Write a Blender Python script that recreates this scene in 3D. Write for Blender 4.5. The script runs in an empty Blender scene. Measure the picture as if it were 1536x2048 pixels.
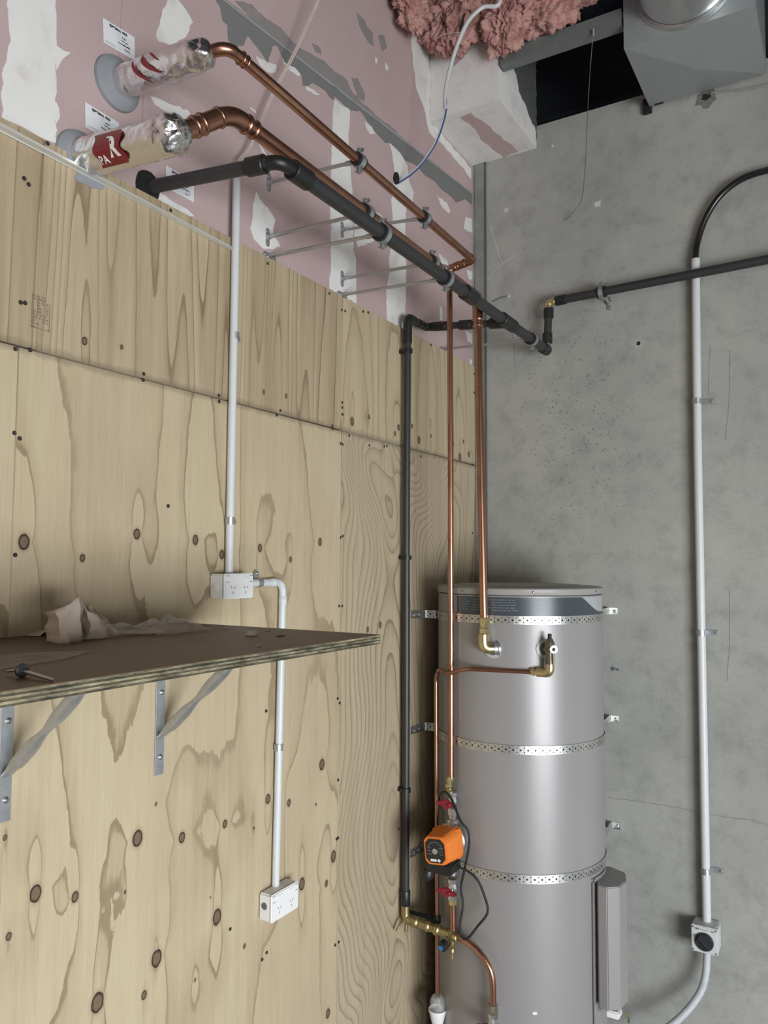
import bpy, bmesh, math, random
import numpy as np
from mathutils import Vector, Matrix, noise

# ------------------------------------------------------------------ camera, sky, light, exposure
S = bpy.context.scene
COL = S.collection
cam_data = bpy.data.cameras.new('camera')
cam = bpy.data.objects.new('camera', cam_data)
COL.objects.link(cam)
S.camera = cam
cam_data.sensor_fit = 'VERTICAL'
cam_data.sensor_height = 36.0
cam_data.lens = 27.424863            # 1560 px on a 2048 px high frame
cam_data.clip_start = 0.05
_r, _u, _b = [(0.858131, 0.513406, 0.005051), (0.02828, -0.057087, 0.997969), (0.512651, -0.856245, -0.063507)]
_m = Matrix.Identity(4)
for _i in range(3):
    _m[_i][0], _m[_i][1], _m[_i][2] = _r[_i], _u[_i], _b[_i]
_m.translation = (1.476, -3.285, 1.95)
cam.matrix_world = _m

world = bpy.data.worlds.new('sky')
S.world = world
world.use_nodes = True
world.node_tree.nodes['Background'].inputs['Color'].default_value = (0.62, 0.76, 1.0, 1)
world.node_tree.nodes['Background'].inputs['Strength'].default_value = 1.7

door_light = bpy.data.lights.new('roller_door_daylight', 'AREA')   # daylight in the open roller door
door_light.shape = 'RECTANGLE'
door_light.size, door_light.size_y = 2.6, 1.62
door_light.energy = 218
door_light.spread = math.radians(150)   # sky light comes in at a downward slant
door_light.color = (0.92, 0.965, 1.0)
dl = bpy.data.objects.new('roller_door_daylight', door_light)
COL.objects.link(dl)
dl.location = (4.92, -4.1, 0.88)
dl.rotation_euler = (math.radians(86), 0, math.radians(58))

fill_light = bpy.data.lights.new('hall_fill_light', 'AREA')     # soft fill lamp added behind the camera to brighten the room; no window there
fill_light.shape = 'RECTANGLE'
fill_light.size, fill_light.size_y = 2.4, 1.6
fill_light.energy = 50
fill_light.color = (1.0, 0.985, 0.92)
rl = bpy.data.objects.new('hall_fill_light', fill_light)
COL.objects.link(rl)
rl.location = (4.5, -6.1, 2.4)
rl.rotation_euler = (math.radians(82), 0, math.radians(34))

S.view_settings.view_transform = 'Standard'
S.view_settings.look = 'None'
S.view_settings.gamma = 1
S.view_settings.exposure = 0.0
S.view_settings.use_curve_mapping = False

random.seed(7)
R = random.Random(11)
PI = math.pi
W = -0.017                      # face of the plasterboard; plywood face is x = 0, concrete face y = 0

# ------------------------------------------------------------------ materials
def new_mat(name):
    m = bpy.data.materials.new(name)
    m.use_nodes = True
    return m, m.node_tree.nodes, m.node_tree.links, m.node_tree.nodes['Principled BSDF']

def simple(name, rgb, rough=0.5, metal=0.0, var=0.12, scale=30, bump=0.0, bscale=200, coat=0.0):
    """principled with a little procedural tone variation and fine bump"""
    m, n, l, b = new_mat(name)
    tc = n.new('ShaderNodeTexCoord')
    nz = n.new('ShaderNodeTexNoise'); nz.inputs['Scale'].default_value = scale; nz.inputs['Detail'].default_value = 4
    l.new(tc.outputs['Object'], nz.inputs['Vector'])
    mx = n.new('ShaderNodeMix'); mx.data_type = 'RGBA'
    mx.inputs['A'].default_value = tuple(c * (1 - var) for c in rgb) + (1,)
    mx.inputs['B'].default_value = tuple(min(1, c * (1 + var)) for c in rgb) + (1,)
    l.new(nz.outputs['Fac'], mx.inputs['Factor'])
    l.new(mx.outputs['Result'], b.inputs['Base Color'])
    b.inputs['Roughness'].default_value = rough
    b.inputs['Metallic'].default_value = metal
    b.inputs['Coat Weight'].default_value = coat
    if bump:
        n2 = n.new('ShaderNodeTexNoise'); n2.inputs['Scale'].default_value = bscale; n2.inputs['Detail'].default_value = 5
        l.new(tc.outputs['Object'], n2.inputs['Vector'])
        bp = n.new('ShaderNodeBump'); bp.inputs['Strength'].default_value = bump; bp.inputs['Distance'].default_value = 0.002
        l.new(n2.outputs['Fac'], bp.inputs['Height'])
        l.new(bp.outputs['Normal'], b.inputs['Normal'])
    return m

def ramp(n, stops, interp='LINEAR'):
    r = n.new('ShaderNodeValToRGB')
    e = r.color_ramp.elements
    while len(e) > 1: e.remove(e[0])
    e[0].position, e[0].color = stops[0][0], tuple(stops[0][1]) + (1,)
    for p, c in stops[1:]:
        x = e.new(p); x.color = tuple(c) + (1,)
    r.color_ramp.interpolation = interp
    return r

def math_node(n, l, op, a, b=None, clamp=False):
    k = n.new('ShaderNodeMath'); k.operation = op; k.use_clamp = clamp
    for i, v in enumerate((a, b)):
        if v is None: continue
        if isinstance(v, (int, float)): k.inputs[i].default_value = v
        else: l.new(v, k.inputs[i])
    return k.outputs[0]

def mix_rgb(n, l, fac, a, b, blend='MIX'):
    k = n.new('ShaderNodeMix'); k.data_type = 'RGBA'; k.blend_type = blend
    for key, v in (('Factor', fac), ('A', a), ('B', b)):
        if isinstance(v, (int, float)): k.inputs[key].default_value = v
        elif isinstance(v, tuple): k.inputs[key].default_value = v + (1,)
        else: l.new(v, k.inputs[key])
    return k.outputs['Result']

def noise_node(n, l, vec, scale, detail=3, rough=0.5, stretch=None):
    if stretch:
        mp = n.new('ShaderNodeMapping'); mp.inputs['Scale'].default_value = stretch
        l.new(vec, mp.inputs['Vector']); vec = mp.outputs['Vector']
    k = n.new('ShaderNodeTexNoise'); k.inputs['Scale'].default_value = scale
    k.inputs['Detail'].default_value = detail; k.inputs['Roughness'].default_value = rough
    l.new(vec, k.inputs['Vector'])
    return k.outputs['Fac']

def plywood_mat(name, light, tan, dark, soft0, soft1, line_w, blotch, jitter=0.10, streak_scale=60, streak_amt=0.5):
    """veneer: contour lines of the 'grain' field stored on the sheet, knots from 'knot'"""
    m, n, l, b = new_mat(name)
    tc = n.new('ShaderNodeTexCoord'); P = tc.outputs['Object']
    at = n.new('ShaderNodeAttribute'); at.attribute_name = 'grain'
    ak = n.new('ShaderNodeAttribute'); ak.attribute_name = 'knot'
    jn = noise_node(n, l, P, 26, 4, 0.6, (1, 1, 0.35))
    fine = noise_node(n, l, P, 260, 3, 0.6, (1, 1, 0.04))
    streak = noise_node(n, l, P, streak_scale, 4, 0.6, (1, 1, 0.035))
    h = math_node(n, l, 'ADD', at.outputs['Fac'], math_node(n, l, 'MULTIPLY', math_node(n, l, 'SUBTRACT', jn, 0.5), jitter * 3))
    fr = math_node(n, l, 'FRACT', h)
    rp = ramp(n, [(0.0, light), (soft0, light), (soft1, tan), (1 - line_w, dark), (0.995, dark), (1.0, light)])
    l.new(fr, rp.inputs['Fac'])
    base = rp.outputs['Color']
    # large tonal blotches of the veneer and vertical streaks
    bl = noise_node(n, l, P, 2.6, 4, 0.6, (1, 1, 0.55))
    rb = ramp(n, [(0.40, (0, 0, 0)), (0.62, (1, 1, 1))]); l.new(bl, rb.inputs['Fac'])
    base = mix_rgb(n, l, math_node(n, l, 'MULTIPLY', rb.outputs['Color'], 0.55), base, blotch, 'MIX')
    rs = ramp(n, [(0.34, (0.80, 0.77, 0.72)), (0.58, (1, 1, 1)), (0.75, (1.06, 1.05, 1.04))]); l.new(streak, rs.inputs['Fac'])
    base = mix_rgb(n, l, streak_amt, base, rs.outputs['Color'], 'MULTIPLY')
    rf = ramp(n, [(0.3, (0.90, 0.88, 0.85)), (0.6, (1, 1, 1))]); l.new(fine, rf.inputs['Fac'])
    base = mix_rgb(n, l, 0.8, base, rf.outputs['Color'], 'MULTIPLY')
    # knots: dark rim at 1, brown wood inside, soft halo outside
    kn = math_node(n, l, 'ADD', ak.outputs['Fac'], math_node(n, l, 'MULTIPLY', math_node(n, l, 'SUBTRACT', noise_node(n, l, P, 90, 2), 0.5), 0.28))
    kd = math_node(n, l, 'MULTIPLY', kn, 0.25)
    kr = ramp(n, [(0.0, (0.15, 0.10, 0.062)), (0.14, (0.18, 0.12, 0.075)), (0.19, (0.12, 0.075, 0.045)), (0.215, (0.03, 0.018, 0.012)), (0.245, (0.03, 0.018, 0.012)), (0.27, (0.30, 0.21, 0.12)), (0.42, (0.4, 0.3, 0.2)), (1.0, (0.5, 0.4, 0.3))])
    l.new(kd, kr.inputs['Fac'])
    km = ramp(n, [(0.0, (1, 1, 1)), (0.25, (1, 1, 1)), (0.28, (0.5, 0.5, 0.5)), (0.46, (0, 0, 0))]); l.new(kd, km.inputs['Fac'])
    base = mix_rgb(n, l, km.outputs['Color'], base, kr.outputs['Color'])
    # dirt that has gathered along the horizontal joint of the sheets
    sep = n.new('ShaderNodeSeparateXYZ'); l.new(P, sep.inputs[0])
    dz = math_node(n, l, 'ABSOLUTE', math_node(n, l, 'SUBTRACT', sep.outputs[2], 2.394))
    dn = math_node(n, l, 'MULTIPLY', noise_node(n, l, P, 28, 4, 0.65), 0.036)
    dirt = math_node(n, l, 'MULTIPLY', math_node(n, l, 'SUBTRACT', 1.0, math_node(n, l, 'DIVIDE', dz, dn), True), 0.55)
    base = mix_rgb(n, l, dirt, base, (0.085, 0.07, 0.05))
    l.new(base, b.inputs['Base Color'])
    b.inputs['Roughness'].default_value = 0.72
    bp = n.new('ShaderNodeBump'); bp.inputs['Strength'].default_value = 0.12; bp.inputs['Distance'].default_value = 0.001
    l.new(fine, bp.inputs['Height']); l.new(bp.outputs['Normal'], b.inputs['Normal'])
    return m

M = {}
M['ply_lower'] = plywood_mat('plywood_lower', (0.535, 0.445, 0.295), (0.46, 0.37, 0.235), (0.30, 0.225, 0.135), 0.62, 0.93, 0.035, (0.455, 0.355, 0.24), 0.06, 40, 0.35)
M['ply_upper'] = plywood_mat('plywood_upper', (0.475, 0.385, 0.255), (0.40, 0.31, 0.20), (0.235, 0.17, 0.105), 0.45, 0.86, 0.055, (0.42, 0.32, 0.215), 0.05, 16, 1.0)
M['ply_right'] = plywood_mat('plywood_right', (0.48, 0.40, 0.275), (0.41, 0.335, 0.225), (0.265, 0.21, 0.14), 0.45, 0.82, 0.08, (0.45, 0.36, 0.25), 0.12, 40, 0.5)
M['ply_pale'] = plywood_mat('plywood_pale', (0.52, 0.435, 0.285), (0.46, 0.37, 0.235), (0.30, 0.22, 0.13), 0.6, 0.9, 0.04, (0.47, 0.375, 0.25), 0.10, 22, 0.7)
M['ply_edge'] = simple('plywood_edge', (0.33, 0.24, 0.14), 0.8)

def pink_mat():
    m, n, l, b = new_mat('pink_plasterboard')
    P = n.new('ShaderNodeTexCoord').outputs['Object']
    a = noise_node(n, l, P, 2.2, 4, 0.6)
    c = ramp(n, [(0.3, (0.475, 0.345, 0.338)), (0.7, (0.535, 0.400, 0.392))]); l.new(a, c.inputs['Fac'])
    f = noise_node(n, l, P, 220, 3, 0.6)
    rf = ramp(n, [(0.3, (0.90, 0.90, 0.90)), (0.7, (1, 1, 1))]); l.new(f, rf.inputs['Fac'])
    l.new(mix_rgb(n, l, 0.6, c.outputs['Color'], rf.outputs['Color'], 'MULTIPLY'), b.inputs['Base Color'])
    b.inputs['Roughness'].default_value = 0.8
    return m
M['pink'] = pink_mat()

def plaster_mat(name, rgb, thin):
    m, n, l, b = new_mat(name)
    P = n.new('ShaderNodeTexCoord').outputs['Object']
    a = noise_node(n, l, P, 9, 4, 0.65)
    c = ramp(n, [(0.28, thin), (0.46, rgb), (0.8, tuple(min(1, v * 1.06) for v in rgb))]); l.new(a, c.inputs['Fac'])
    l.new(c.outputs['Color'], b.inputs['Base Color'])
    b.inputs['Roughness'].default_value = 0.85
    bp = n.new('ShaderNodeBump'); bp.inputs['Strength'].default_value = 0.2; bp.inputs['Distance'].default_value = 0.002
    l.new(noise_node(n, l, P, 35, 4, 0.6), bp.inputs['Height']); l.new(bp.outputs['Normal'], b.inputs['Normal'])
    return m
M['plaster'] = plaster_mat('white_plaster', (0.74, 0.72, 0.69), (0.64, 0.58, 0.57))
M['sealant'] = plaster_mat('grey_sealant', (0.185, 0.185, 0.178), (0.21, 0.19, 0.185))
M['sealant_thin'] = plaster_mat('thin_grey_sealant', (0.25, 0.225, 0.22), (0.33, 0.27, 0.27))
M['sealant_blue'] = simple('pipe_sealant', (0.25, 0.255, 0.27), 0.75, bump=0.2, bscale=60)

def concrete_mat():
    m, n, l, b = new_mat('precast_concrete')
    P = n.new('ShaderNodeTexCoord').outputs['Object']
    big = noise_node(n, l, P, 1.3, 5, 0.6)
    c = ramp(n, [(0.32, (0.305, 0.305, 0.283)), (0.5, (0.355, 0.353, 0.327)), (0.70, (0.400, 0.394, 0.352))]); l.new(big, c.inputs['Fac'])
    mid = noise_node(n, l, P, 9, 5, 0.7)
    rm = ramp(n, [(0.3, (0.72, 0.73, 0.74)), (0.5, (1, 1, 1)), (0.72, (1.12, 1.11, 1.08))]); l.new(mid, rm.inputs['Fac'])
    base = mix_rgb(n, l, 0.8, c.outputs['Color'], rm.outputs['Color'], 'MULTIPLY')
    fine = noise_node(n, l, P, 140, 4, 0.7)
    rf = ramp(n, [(0.28, (0.80, 0.80, 0.80)), (0.55, (1, 1, 1))]); l.new(fine, rf.inputs['Fac'])
    base = mix_rgb(n, l, 0.6, base, rf.outputs['Color'], 'MULTIPLY')
    # band of small pits (trapped air) right of the tank top, as on the panel
    sep = n.new('ShaderNodeSeparateXYZ'); l.new(P, sep.inputs[0])
    vo = n.new('ShaderNodeTexVoronoi'); vo.inputs['Scale'].default_value = 62; l.new(P, vo.inputs['Vector'])
    mp = n.new('ShaderNodeMapping'); mp.inputs['Location'].default_value = (-0.47, 0, -2.58); l.new(P, mp.inputs['Vector'])
    ms = n.new('ShaderNodeMapping'); ms.inputs['Scale'].default_value = (2.6, 0, 1.25); l.new(mp.outputs['Vector'], ms.inputs['Vector'])
    ln = n.new('ShaderNodeVectorMath'); ln.operation = 'LENGTH'; l.new(ms.outputs['Vector'], ln.inputs[0])
    mask = ramp(n, [(0.25, (1, 1, 1)), (0.95, (0.12, 0.12, 0.12))]); l.new(ln.outputs['Value'], mask.inputs['Fac'])
    rnd = math_node(n, l, 'GREATER_THAN', noise_node(n, l, P, 24, 2), 0.50)
    pit = ramp(n, [(0.14, (1, 1, 1)), (0.30, (0, 0, 0))]); l.new(vo.outputs['Distance'], pit.inputs['Fac'])
    pf = math_node(n, l, 'MULTIPLY', math_node(n, l, 'MULTIPLY', pit.outputs['Color'], mask.outputs['Color']), rnd)
    base = mix_rgb(n, l, math_node(n, l, 'MULTIPLY', pf, 0.8), base, (0.13, 0.13, 0.125))
    l.new(base, b.inputs['Base Color'])
    b.inputs['Roughness'].default_value = 0.62
    bp = n.new('ShaderNodeBump'); bp.inputs['Strength'].default_value = 0.25; bp.inputs['Distance'].default_value = 0.003
    l.new(math_node(n, l, 'SUBTRACT', math_node(n, l, 'MULTIPLY', fine, 0.25), pf), bp.inputs['Height'])
    l.new(bp.outputs['Normal'], b.inputs['Normal'])
    return m
M['concrete'] = concrete_mat()
M['concrete_floor'] = simple('floor_concrete', (0.27, 0.27, 0.26), 0.6, var=0.2, scale=5, bump=0.2)
M['corner_trim'] = simple('grey_corner_filler', (0.23, 0.235, 0.225), 0.55, var=0.3, scale=25, bump=0.3, bscale=60)
M['room_paint'] = simple('room_paint', (0.46, 0.45, 0.42), 0.85)
M['dark_steel'] = simple('dark_roof_steel', (0.022, 0.024, 0.027), 0.6, var=0.25)
M['joist_steel'] = simple('grey_joist_steel', (0.15, 0.16, 0.155), 0.5, var=0.2)

def copper_mat():
    m, n, l, b = new_mat('copper')
    P = n.new('ShaderNodeTexCoord').outputs['Object']
    a = noise_node(n, l, P, 7, 3, 0.55)
    c = ramp(n, [(0.3, (0.33, 0.16, 0.105)), (0.5, (0.43, 0.225, 0.155)), (0.75, (0.54, 0.32, 0.22))]); l.new(a, c.inputs['Fac'])
    l.new(c.outputs['Color'], b.inputs['Base Color'])
    b.inputs['Metallic'].default_value = 0.95
    rr = ramp(n, [(0.3, (0.31, 0.31, 0.31)), (0.7, (0.22, 0.22, 0.22))]); l.new(a, rr.inputs['Fac'])
    l.new(rr.outputs['Color'], b.inputs['Roughness'])
    return m
M['copper'] = copper_mat()
M['brass'] = simple('brass', (0.62, 0.52, 0.29), 0.30, 0.95, var=0.2)
M['old_brass'] = simple('dull_brass', (0.40, 0.33, 0.17), 0.38, 0.9, var=0.25)
M['chrome'] = simple('plated_metal', (0.72, 0.72, 0.70), 0.28, 1.0)
M['galv'] = simple('galvanised_steel', (0.50, 0.52, 0.54), 0.42, 0.85, var=0.25, scale=50)
M['rod'] = simple('zinc_rod', (0.48, 0.48, 0.49), 0.34, 0.85)
M['black_pipe'] = simple('black_plastic_pipe', (0.030, 0.029, 0.031), 0.42, var=0.25)
M['black_fit'] = simple('black_fitting', (0.014, 0.014, 0.015), 0.42)
M['rubber'] = simple('black_rubber', (0.012, 0.012, 0.012), 0.6)
M['white_pvc'] = simple('white_conduit', (0.62, 0.63, 0.63), 0.38, var=0.04)
M['white_plastic'] = simple('white_outlet_plastic', (0.80, 0.79, 0.78), 0.33, var=0.03)
M['slot'] = simple('dark_slot', (0.12, 0.12, 0.12), 0.6)
M['off_white'] = simple('isolator_plastic', (0.60, 0.61, 0.60), 0.4, var=0.04)
M['tank'] = simple('tank_enamel', (0.292, 0.278, 0.276), 0.36, 0.10, var=0.015, coat=0.04)
M['tank_lid'] = simple('lid_plastic', (0.31, 0.30, 0.285), 0.45, var=0.03)
M['label_dark'] = simple('dark_label', (0.055, 0.066, 0.078), 0.30, var=0.1)
M['label_light'] = simple('light_label', (0.40, 0.41, 0.42), 0.35)
M['print_grey'] = simple('grey_print', (0.16, 0.18, 0.19), 0.4)
M['orange'] = simple('orange_paint', (0.83, 0.22, 0.03), 0.42, var=0.05)
M['pump_plate'] = simple('pump_nameplate', (0.016, 0.016, 0.017), 0.35)
M['cast'] = simple('cast_steel', (0.42, 0.42, 0.42), 0.38, 0.85, bump=0.2)
M['red'] = simple('red_handle', (0.22, 0.010, 0.020), 0.28, var=0.1)
M['blue'] = simple('blue_cap', (0.03, 0.19, 0.50), 0.4)
M['cable_blue'] = simple('blue_wire', (0.045, 0.085, 0.24), 0.45)
M['cable_pink'] = simple('pale_wire', (0.62, 0.49, 0.45), 0.5)
M['print_red'] = simple('red_print', (0.19, 0.012, 0.016), 0.35)
M['print_white'] = simple('white_print', (0.78, 0.76, 0.75), 0.4)
M['paper_white'] = simple('label_paper', (0.74, 0.73, 0.75), 0.6, var=0.03)
M['ink'] = simple('black_ink', (0.02, 0.02, 0.022), 0.6)
M['ink_grey'] = simple('grey_ink', (0.30, 0.30, 0.32), 0.6)
M['duct'] = simple('sheet_metal', (0.36, 0.38, 0.38), 0.42, 0.35, var=0.06, scale=40)
M['duct_bright'] = simple('bright_sheet_metal', (0.62, 0.64, 0.64), 0.28, 0.95, var=0.15, scale=20)
M['alu'] = simple('aluminium_angle', (0.74, 0.75, 0.71), 0.4, 0.4, var=0.06)
M['shelf_top'] = simple('shelf_film', (0.115, 0.068, 0.042), 0.5, var=0.28, scale=9, bump=0.15, bscale=50)
def edge_mat(name, dark, light, lo, hi):
    m, n, l, b = new_mat(name)
    P = n.new('ShaderNodeTexCoord').outputs['Object']
    a = noise_node(n, l, P, 30, 5, 0.7, (1, 0.5, 3))
    c = ramp(n, [(lo, dark), (hi, light)]); l.new(a, c.inputs['Fac'])
    l.new(c.outputs['Color'], b.inputs['Base Color']); b.inputs['Roughness'].default_value = 0.85
    bp = n.new('ShaderNodeBump'); bp.inputs['Strength'].default_value = 0.6; bp.inputs['Distance'].default_value = 0.003
    l.new(noise_node(n, l, P, 120, 5, 0.7, (1, 0.2, 2)), bp.inputs['Height']); l.new(bp.outputs['Normal'], b.inputs['Normal'])
    return m
M['ply_band_light'] = edge_mat('shelf_edge_light', (0.075, 0.068, 0.040), (0.36, 0.31, 0.19), 0.42, 0.64)
M['ply_band_dark'] = edge_mat('shelf_edge_dark', (0.022, 0.022, 0.014), (0.16, 0.135, 0.08), 0.42, 0.72)
M['paper'] = simple('kraft_paper', (0.60, 0.50, 0.41), 0.75, var=0.06)
M['dust'] = simple('saw_dust', (0.40, 0.31, 0.23), 0.9)
M['screw'] = simple('dark_screw_head', (0.028, 0.022, 0.018), 0.6)
M['steel_screw'] = simple('steel_screw', (0.40, 0.40, 0.40), 0.3, 0.9)
M['washer'] = simple('screw_washer', (0.05, 0.05, 0.055), 0.45, 0.3)

def foil_mat():
    m, n, l, b = new_mat('aluminium_foil')
    P = n.new('ShaderNodeTexCoord').outputs['Object']
    b.inputs['Base Color'].default_value = (0.80, 0.79, 0.79, 1)
    b.inputs['Metallic'].default_value = 1.0
    b.inputs['Roughness'].default_value = 0.24
    a = noise_node(n, l, P, 34, 5, 0.62)
    v = n.new('ShaderNodeTexVoronoi'); v.inputs['Scale'].default_value = 42; l.new(P, v.inputs['Vector'])
    bp = n.new('ShaderNodeBump'); bp.inputs['Strength'].default_value = 0.55; bp.inputs['Distance'].default_value = 0.006
    l.new(math_node(n, l, 'ADD', a, math_node(n, l, 'MULTIPLY', v.outputs['Distance'], 0.4)), bp.inputs['Height'])
    l.new(bp.outputs['Normal'], b.inputs['Normal'])
    return m
M['foil'] = foil_mat()

def film_mat(name, alpha, rgb):
    m, n, l, b = new_mat(name)
    tr = n.new('ShaderNodeBsdfTransparent'); mx = n.new('ShaderNodeMixShader')
    P = n.new('ShaderNodeTexCoord').outputs['Object']
    f = ramp(n, [(0.3, (alpha * 0.5,) * 3), (0.7, (alpha * 1.5,) * 3)]); l.new(noise_node(n, l, P, 40, 3), f.inputs['Fac'])
    b.inputs['Base Color'].default_value = rgb + (1,); b.inputs['Roughness'].default_value = 0.2
    l.new(f.outputs['Color'], mx.inputs[0]); l.new(tr.outputs[0], mx.inputs[1]); l.new(b.outputs[0], mx.inputs[2])
    l.new(mx.outputs[0], n['Material Output'].inputs['Surface'])
    return m
M['film'] = film_mat('clear_film', 0.15, (0.80, 0.74, 0.70))
M['clear'] = film_mat('clear_plastic', 0.25, (0.75, 0.76, 0.78))

def wool_mat():
    m, n, l, b = new_mat('pink_wool')
    P = n.new('ShaderNodeTexCoord').outputs['Object']
    a = noise_node(n, l, P, 16, 5, 0.7)
    c = ramp(n, [(0.3, (0.38, 0.17, 0.15)), (0.5, (0.58, 0.31, 0.27)), (0.7, (0.72, 0.46, 0.40))]); l.new(a, c.inputs['Fac'])
    l.new(c.outputs['Color'], b.inputs['Base Color']); b.inputs['Roughness'].default_value = 0.95
    bp = n.new('ShaderNodeBump'); bp.inputs['Strength'].default_value = 0.8; bp.inputs['Distance'].default_value = 0.01
    l.new(noise_node(n, l, P, 90, 5, 0.75, (1, 1, 0.5)), bp.inputs['Height']); l.new(bp.outputs['Normal'], b.inputs['Normal'])
    return m
M['wool'] = wool_mat()

def strap_mat():
    """galvanised strap punched with two rows of holes; u runs along the strap in metres"""
    m, n, l, b = new_mat('punched_strap')
    uv = n.new('ShaderNodeAttribute'); uv.attribute_name = 'along'
    vv = n.new('ShaderNodeAttribute'); vv.attribute_name = 'across'
    u = math_node(n, l, 'SUBTRACT', math_node(n, l, 'FRACT', math_node(n, l, 'MULTIPLY', uv.outputs['Fac'], 40.0)), 0.5)
    u2 = math_node(n, l, 'SUBTRACT', math_node(n, l, 'FRACT', math_node(n, l, 'ADD', math_node(n, l, 'MULTIPLY', uv.outputs['Fac'], 40.0), 0.5)), 0.5)
    def dots(uo, v0, r):
        du = math_node(n, l, 'MULTIPLY', uo, 0.025)
        dv = math_node(n, l, 'SUBTRACT', vv.outputs['Fac'], v0)
        d2 = math_node(n, l, 'ADD', math_node(n, l, 'POWER', du, 2.0), math_node(n, l, 'POWER', dv, 2.0))
        return math_node(n, l, 'LESS_THAN', d2, r * r)
    hole = math_node(n, l, 'ADD', math_node(n, l, 'ADD', dots(u, 0.0, 0.0034), dots(u2, 0.0075, 0.0022)), dots(u2, -0.0075, 0.0022), True)
    P = n.new('ShaderNodeTexCoord').outputs['Object']
    g = ramp(n, [(0.3, (0.46, 0.46, 0.44)), (0.7, (0.66, 0.66, 0.63))]); l.new(noise_node(n, l, P, 30, 3), g.inputs['Fac'])
    l.new(mix_rgb(n, l, hole, g.outputs['Color'], (0.04, 0.04, 0.04)), b.inputs['Base Color'])
    b.inputs['Metallic'].default_value = 0.85; b.inputs['Roughness'].default_value = 0.36
    return m
M['strap'] = strap_mat()

# ------------------------------------------------------------------ mesh building
class MB:
    def __init__(s): s.v, s.f, s.a = [], [], None
    def add(s, verts, faces):
        o = len(s.v); s.v += [tuple(p) for p in verts]; s.f += [tuple(i + o for i in f) for f in faces]; return s
    def box(s, c, d, rot=None):
        x, y, z = (k / 2 for k in d)
        vs = [Vector((i * x, j * y, k * z)) for i in (-1, 1) for j in (-1, 1) for k in (-1, 1)]
        if rot is not None: vs = [rot @ p for p in vs]
        c = Vector(c)
        return s.add([p + c for p in vs], [(0, 1, 3, 2), (4, 6, 7, 5), (0, 4, 5, 1), (2, 3, 7, 6), (0, 2, 6, 4), (1, 5, 7, 3)])
    def tube(s, path, r, seg=16, caps=True, scale=None):
        path = [Vector(p) for p in path]
        n = len(path); rs = r if isinstance(r, (list, tuple)) else [r] * n
        t0 = (path[1] - path[0]).normalized()
        ref = Vector((0, 0, 1)) if abs(t0.z) < 0.9 else Vector((0, 1, 0))
        nrm = t0.cross(ref).normalized()
        vs = []
        for i, p in enumerate(path):
            t = (path[min(i + 1, n - 1)] - path[max(i - 1, 0)])
            t = t.normalized() if t.length > 1e-9 else t0
            nrm = (nrm - t * nrm.dot(t)).normalized()
            bi = t.cross(nrm)
            for k in range(seg):
                a = 2 * PI * k / seg
                vs.append(p + (nrm * math.cos(a) + bi * math.sin(a)) * rs[i])
        fs = [(i * seg + k, i * seg + (k + 1) % seg, (i + 1) * seg + (k + 1) % seg, (i + 1) * seg + k) for i in range(n - 1) for k in range(seg)]
        if caps: fs += [tuple(range(seg - 1, -1, -1)), tuple((n - 1) * seg + k for k in range(seg))]
        return s.add(vs, fs)
    def cyl(s, a, b, r, r2=None, seg=20): return s.tube([a, b], [r, r if r2 is None else r2], seg)
    def lathe(s, prof, c, axis=(0, 0, 1), seg=32, caps=True):
        """prof = [(radius, height)...] along axis from c"""
        ax = Vector(axis).normalized(); c = Vector(c)
        x = ax.orthogonal().normalized() if abs(ax.z) < 0.99 else Vector((1, 0, 0)); y = ax.cross(x)
        vs = [c + ax * h + (x * math.cos(2 * PI * k / seg) + y * math.sin(2 * PI * k / seg)) * r for r, h in prof for k in range(seg)]
        m = len(prof)
        fs = [(i * seg + k, i * seg + (k + 1) % seg, (i + 1) * seg + (k + 1) % seg, (i + 1) * seg + k) for i in range(m - 1) for k in range(seg)]
        if caps: fs += [tuple(range(seg - 1, -1, -1)), tuple((m - 1) * seg + k for k in range(seg))]
        return s.add(vs, fs)
    def prism(s, pts, fr, n0, n1):
        """2-D outline in frame fr = (origin, U, V, N), from n0 to n1 along N"""
        o, U, V, N = fr; k = len(pts)
        vs = [o + U * p[0] + V * p[1] + N * n0 for p in pts] + [o + U * p[0] + V * p[1] + N * n1 for p in pts]
        fs = [tuple(range(k - 1, -1, -1)), tuple(range(k, 2 * k))] + [(i, (i + 1) % k, k + (i + 1) % k, k + i) for i in range(k)]
        return s.add(vs, fs)
    def ring(s, c, axis, r0, r1, w, seg=24):
        return s.lathe([(r0, -w / 2), (r1, -w / 2), (r1, w / 2), (r0, w / 2), (r0, -w / 2)], c, axis, seg, caps=False)
    def build(s, name, mat, parent=None, smooth=True, kind=None, origin=None, bevel=0.0):
        me = bpy.data.meshes.new(name)
        org = Vector(origin) if origin is not None else (parent_loc(parent) if parent else Vector((0, 0, 0)))
        me.from_pydata([tuple(Vector(p) - org) for p in s.v], [], s.f)
        bm = bmesh.new(); bm.from_mesh(me)
        bmesh.ops.recalc_face_normals(bm, faces=bm.faces)
        if bevel:
            ed = [e for e in bm.edges if len(e.link_faces) == 2 and e.calc_face_angle(0) > 0.6]
            bmesh.ops.bevel(bm, geom=ed, offset=bevel, segments=2, affect='EDGES', clamp_overlap=True)
        bm.to_mesh(me); bm.free()
        me.materials.append(mat)
        if smooth:
            me.polygons.foreach_set('use_smooth', [True] * len(me.polygons))
            me.set_sharp_from_angle(angle=math.radians(38))
        o = bpy.data.objects.new(name, me); COL.objects.link(o)
        if parent: o.parent = parent
        else: o.location = org
        if kind: o['kind'] = kind
        return o

def parent_loc(p):
    v = Vector((0, 0, 0))
    while p: v += p.location; p = p.parent
    return v

def tag(o, label, cat, group=None):
    o['label'] = label; o['category'] = cat
    if group: o['group'] = group
    return o

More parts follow.
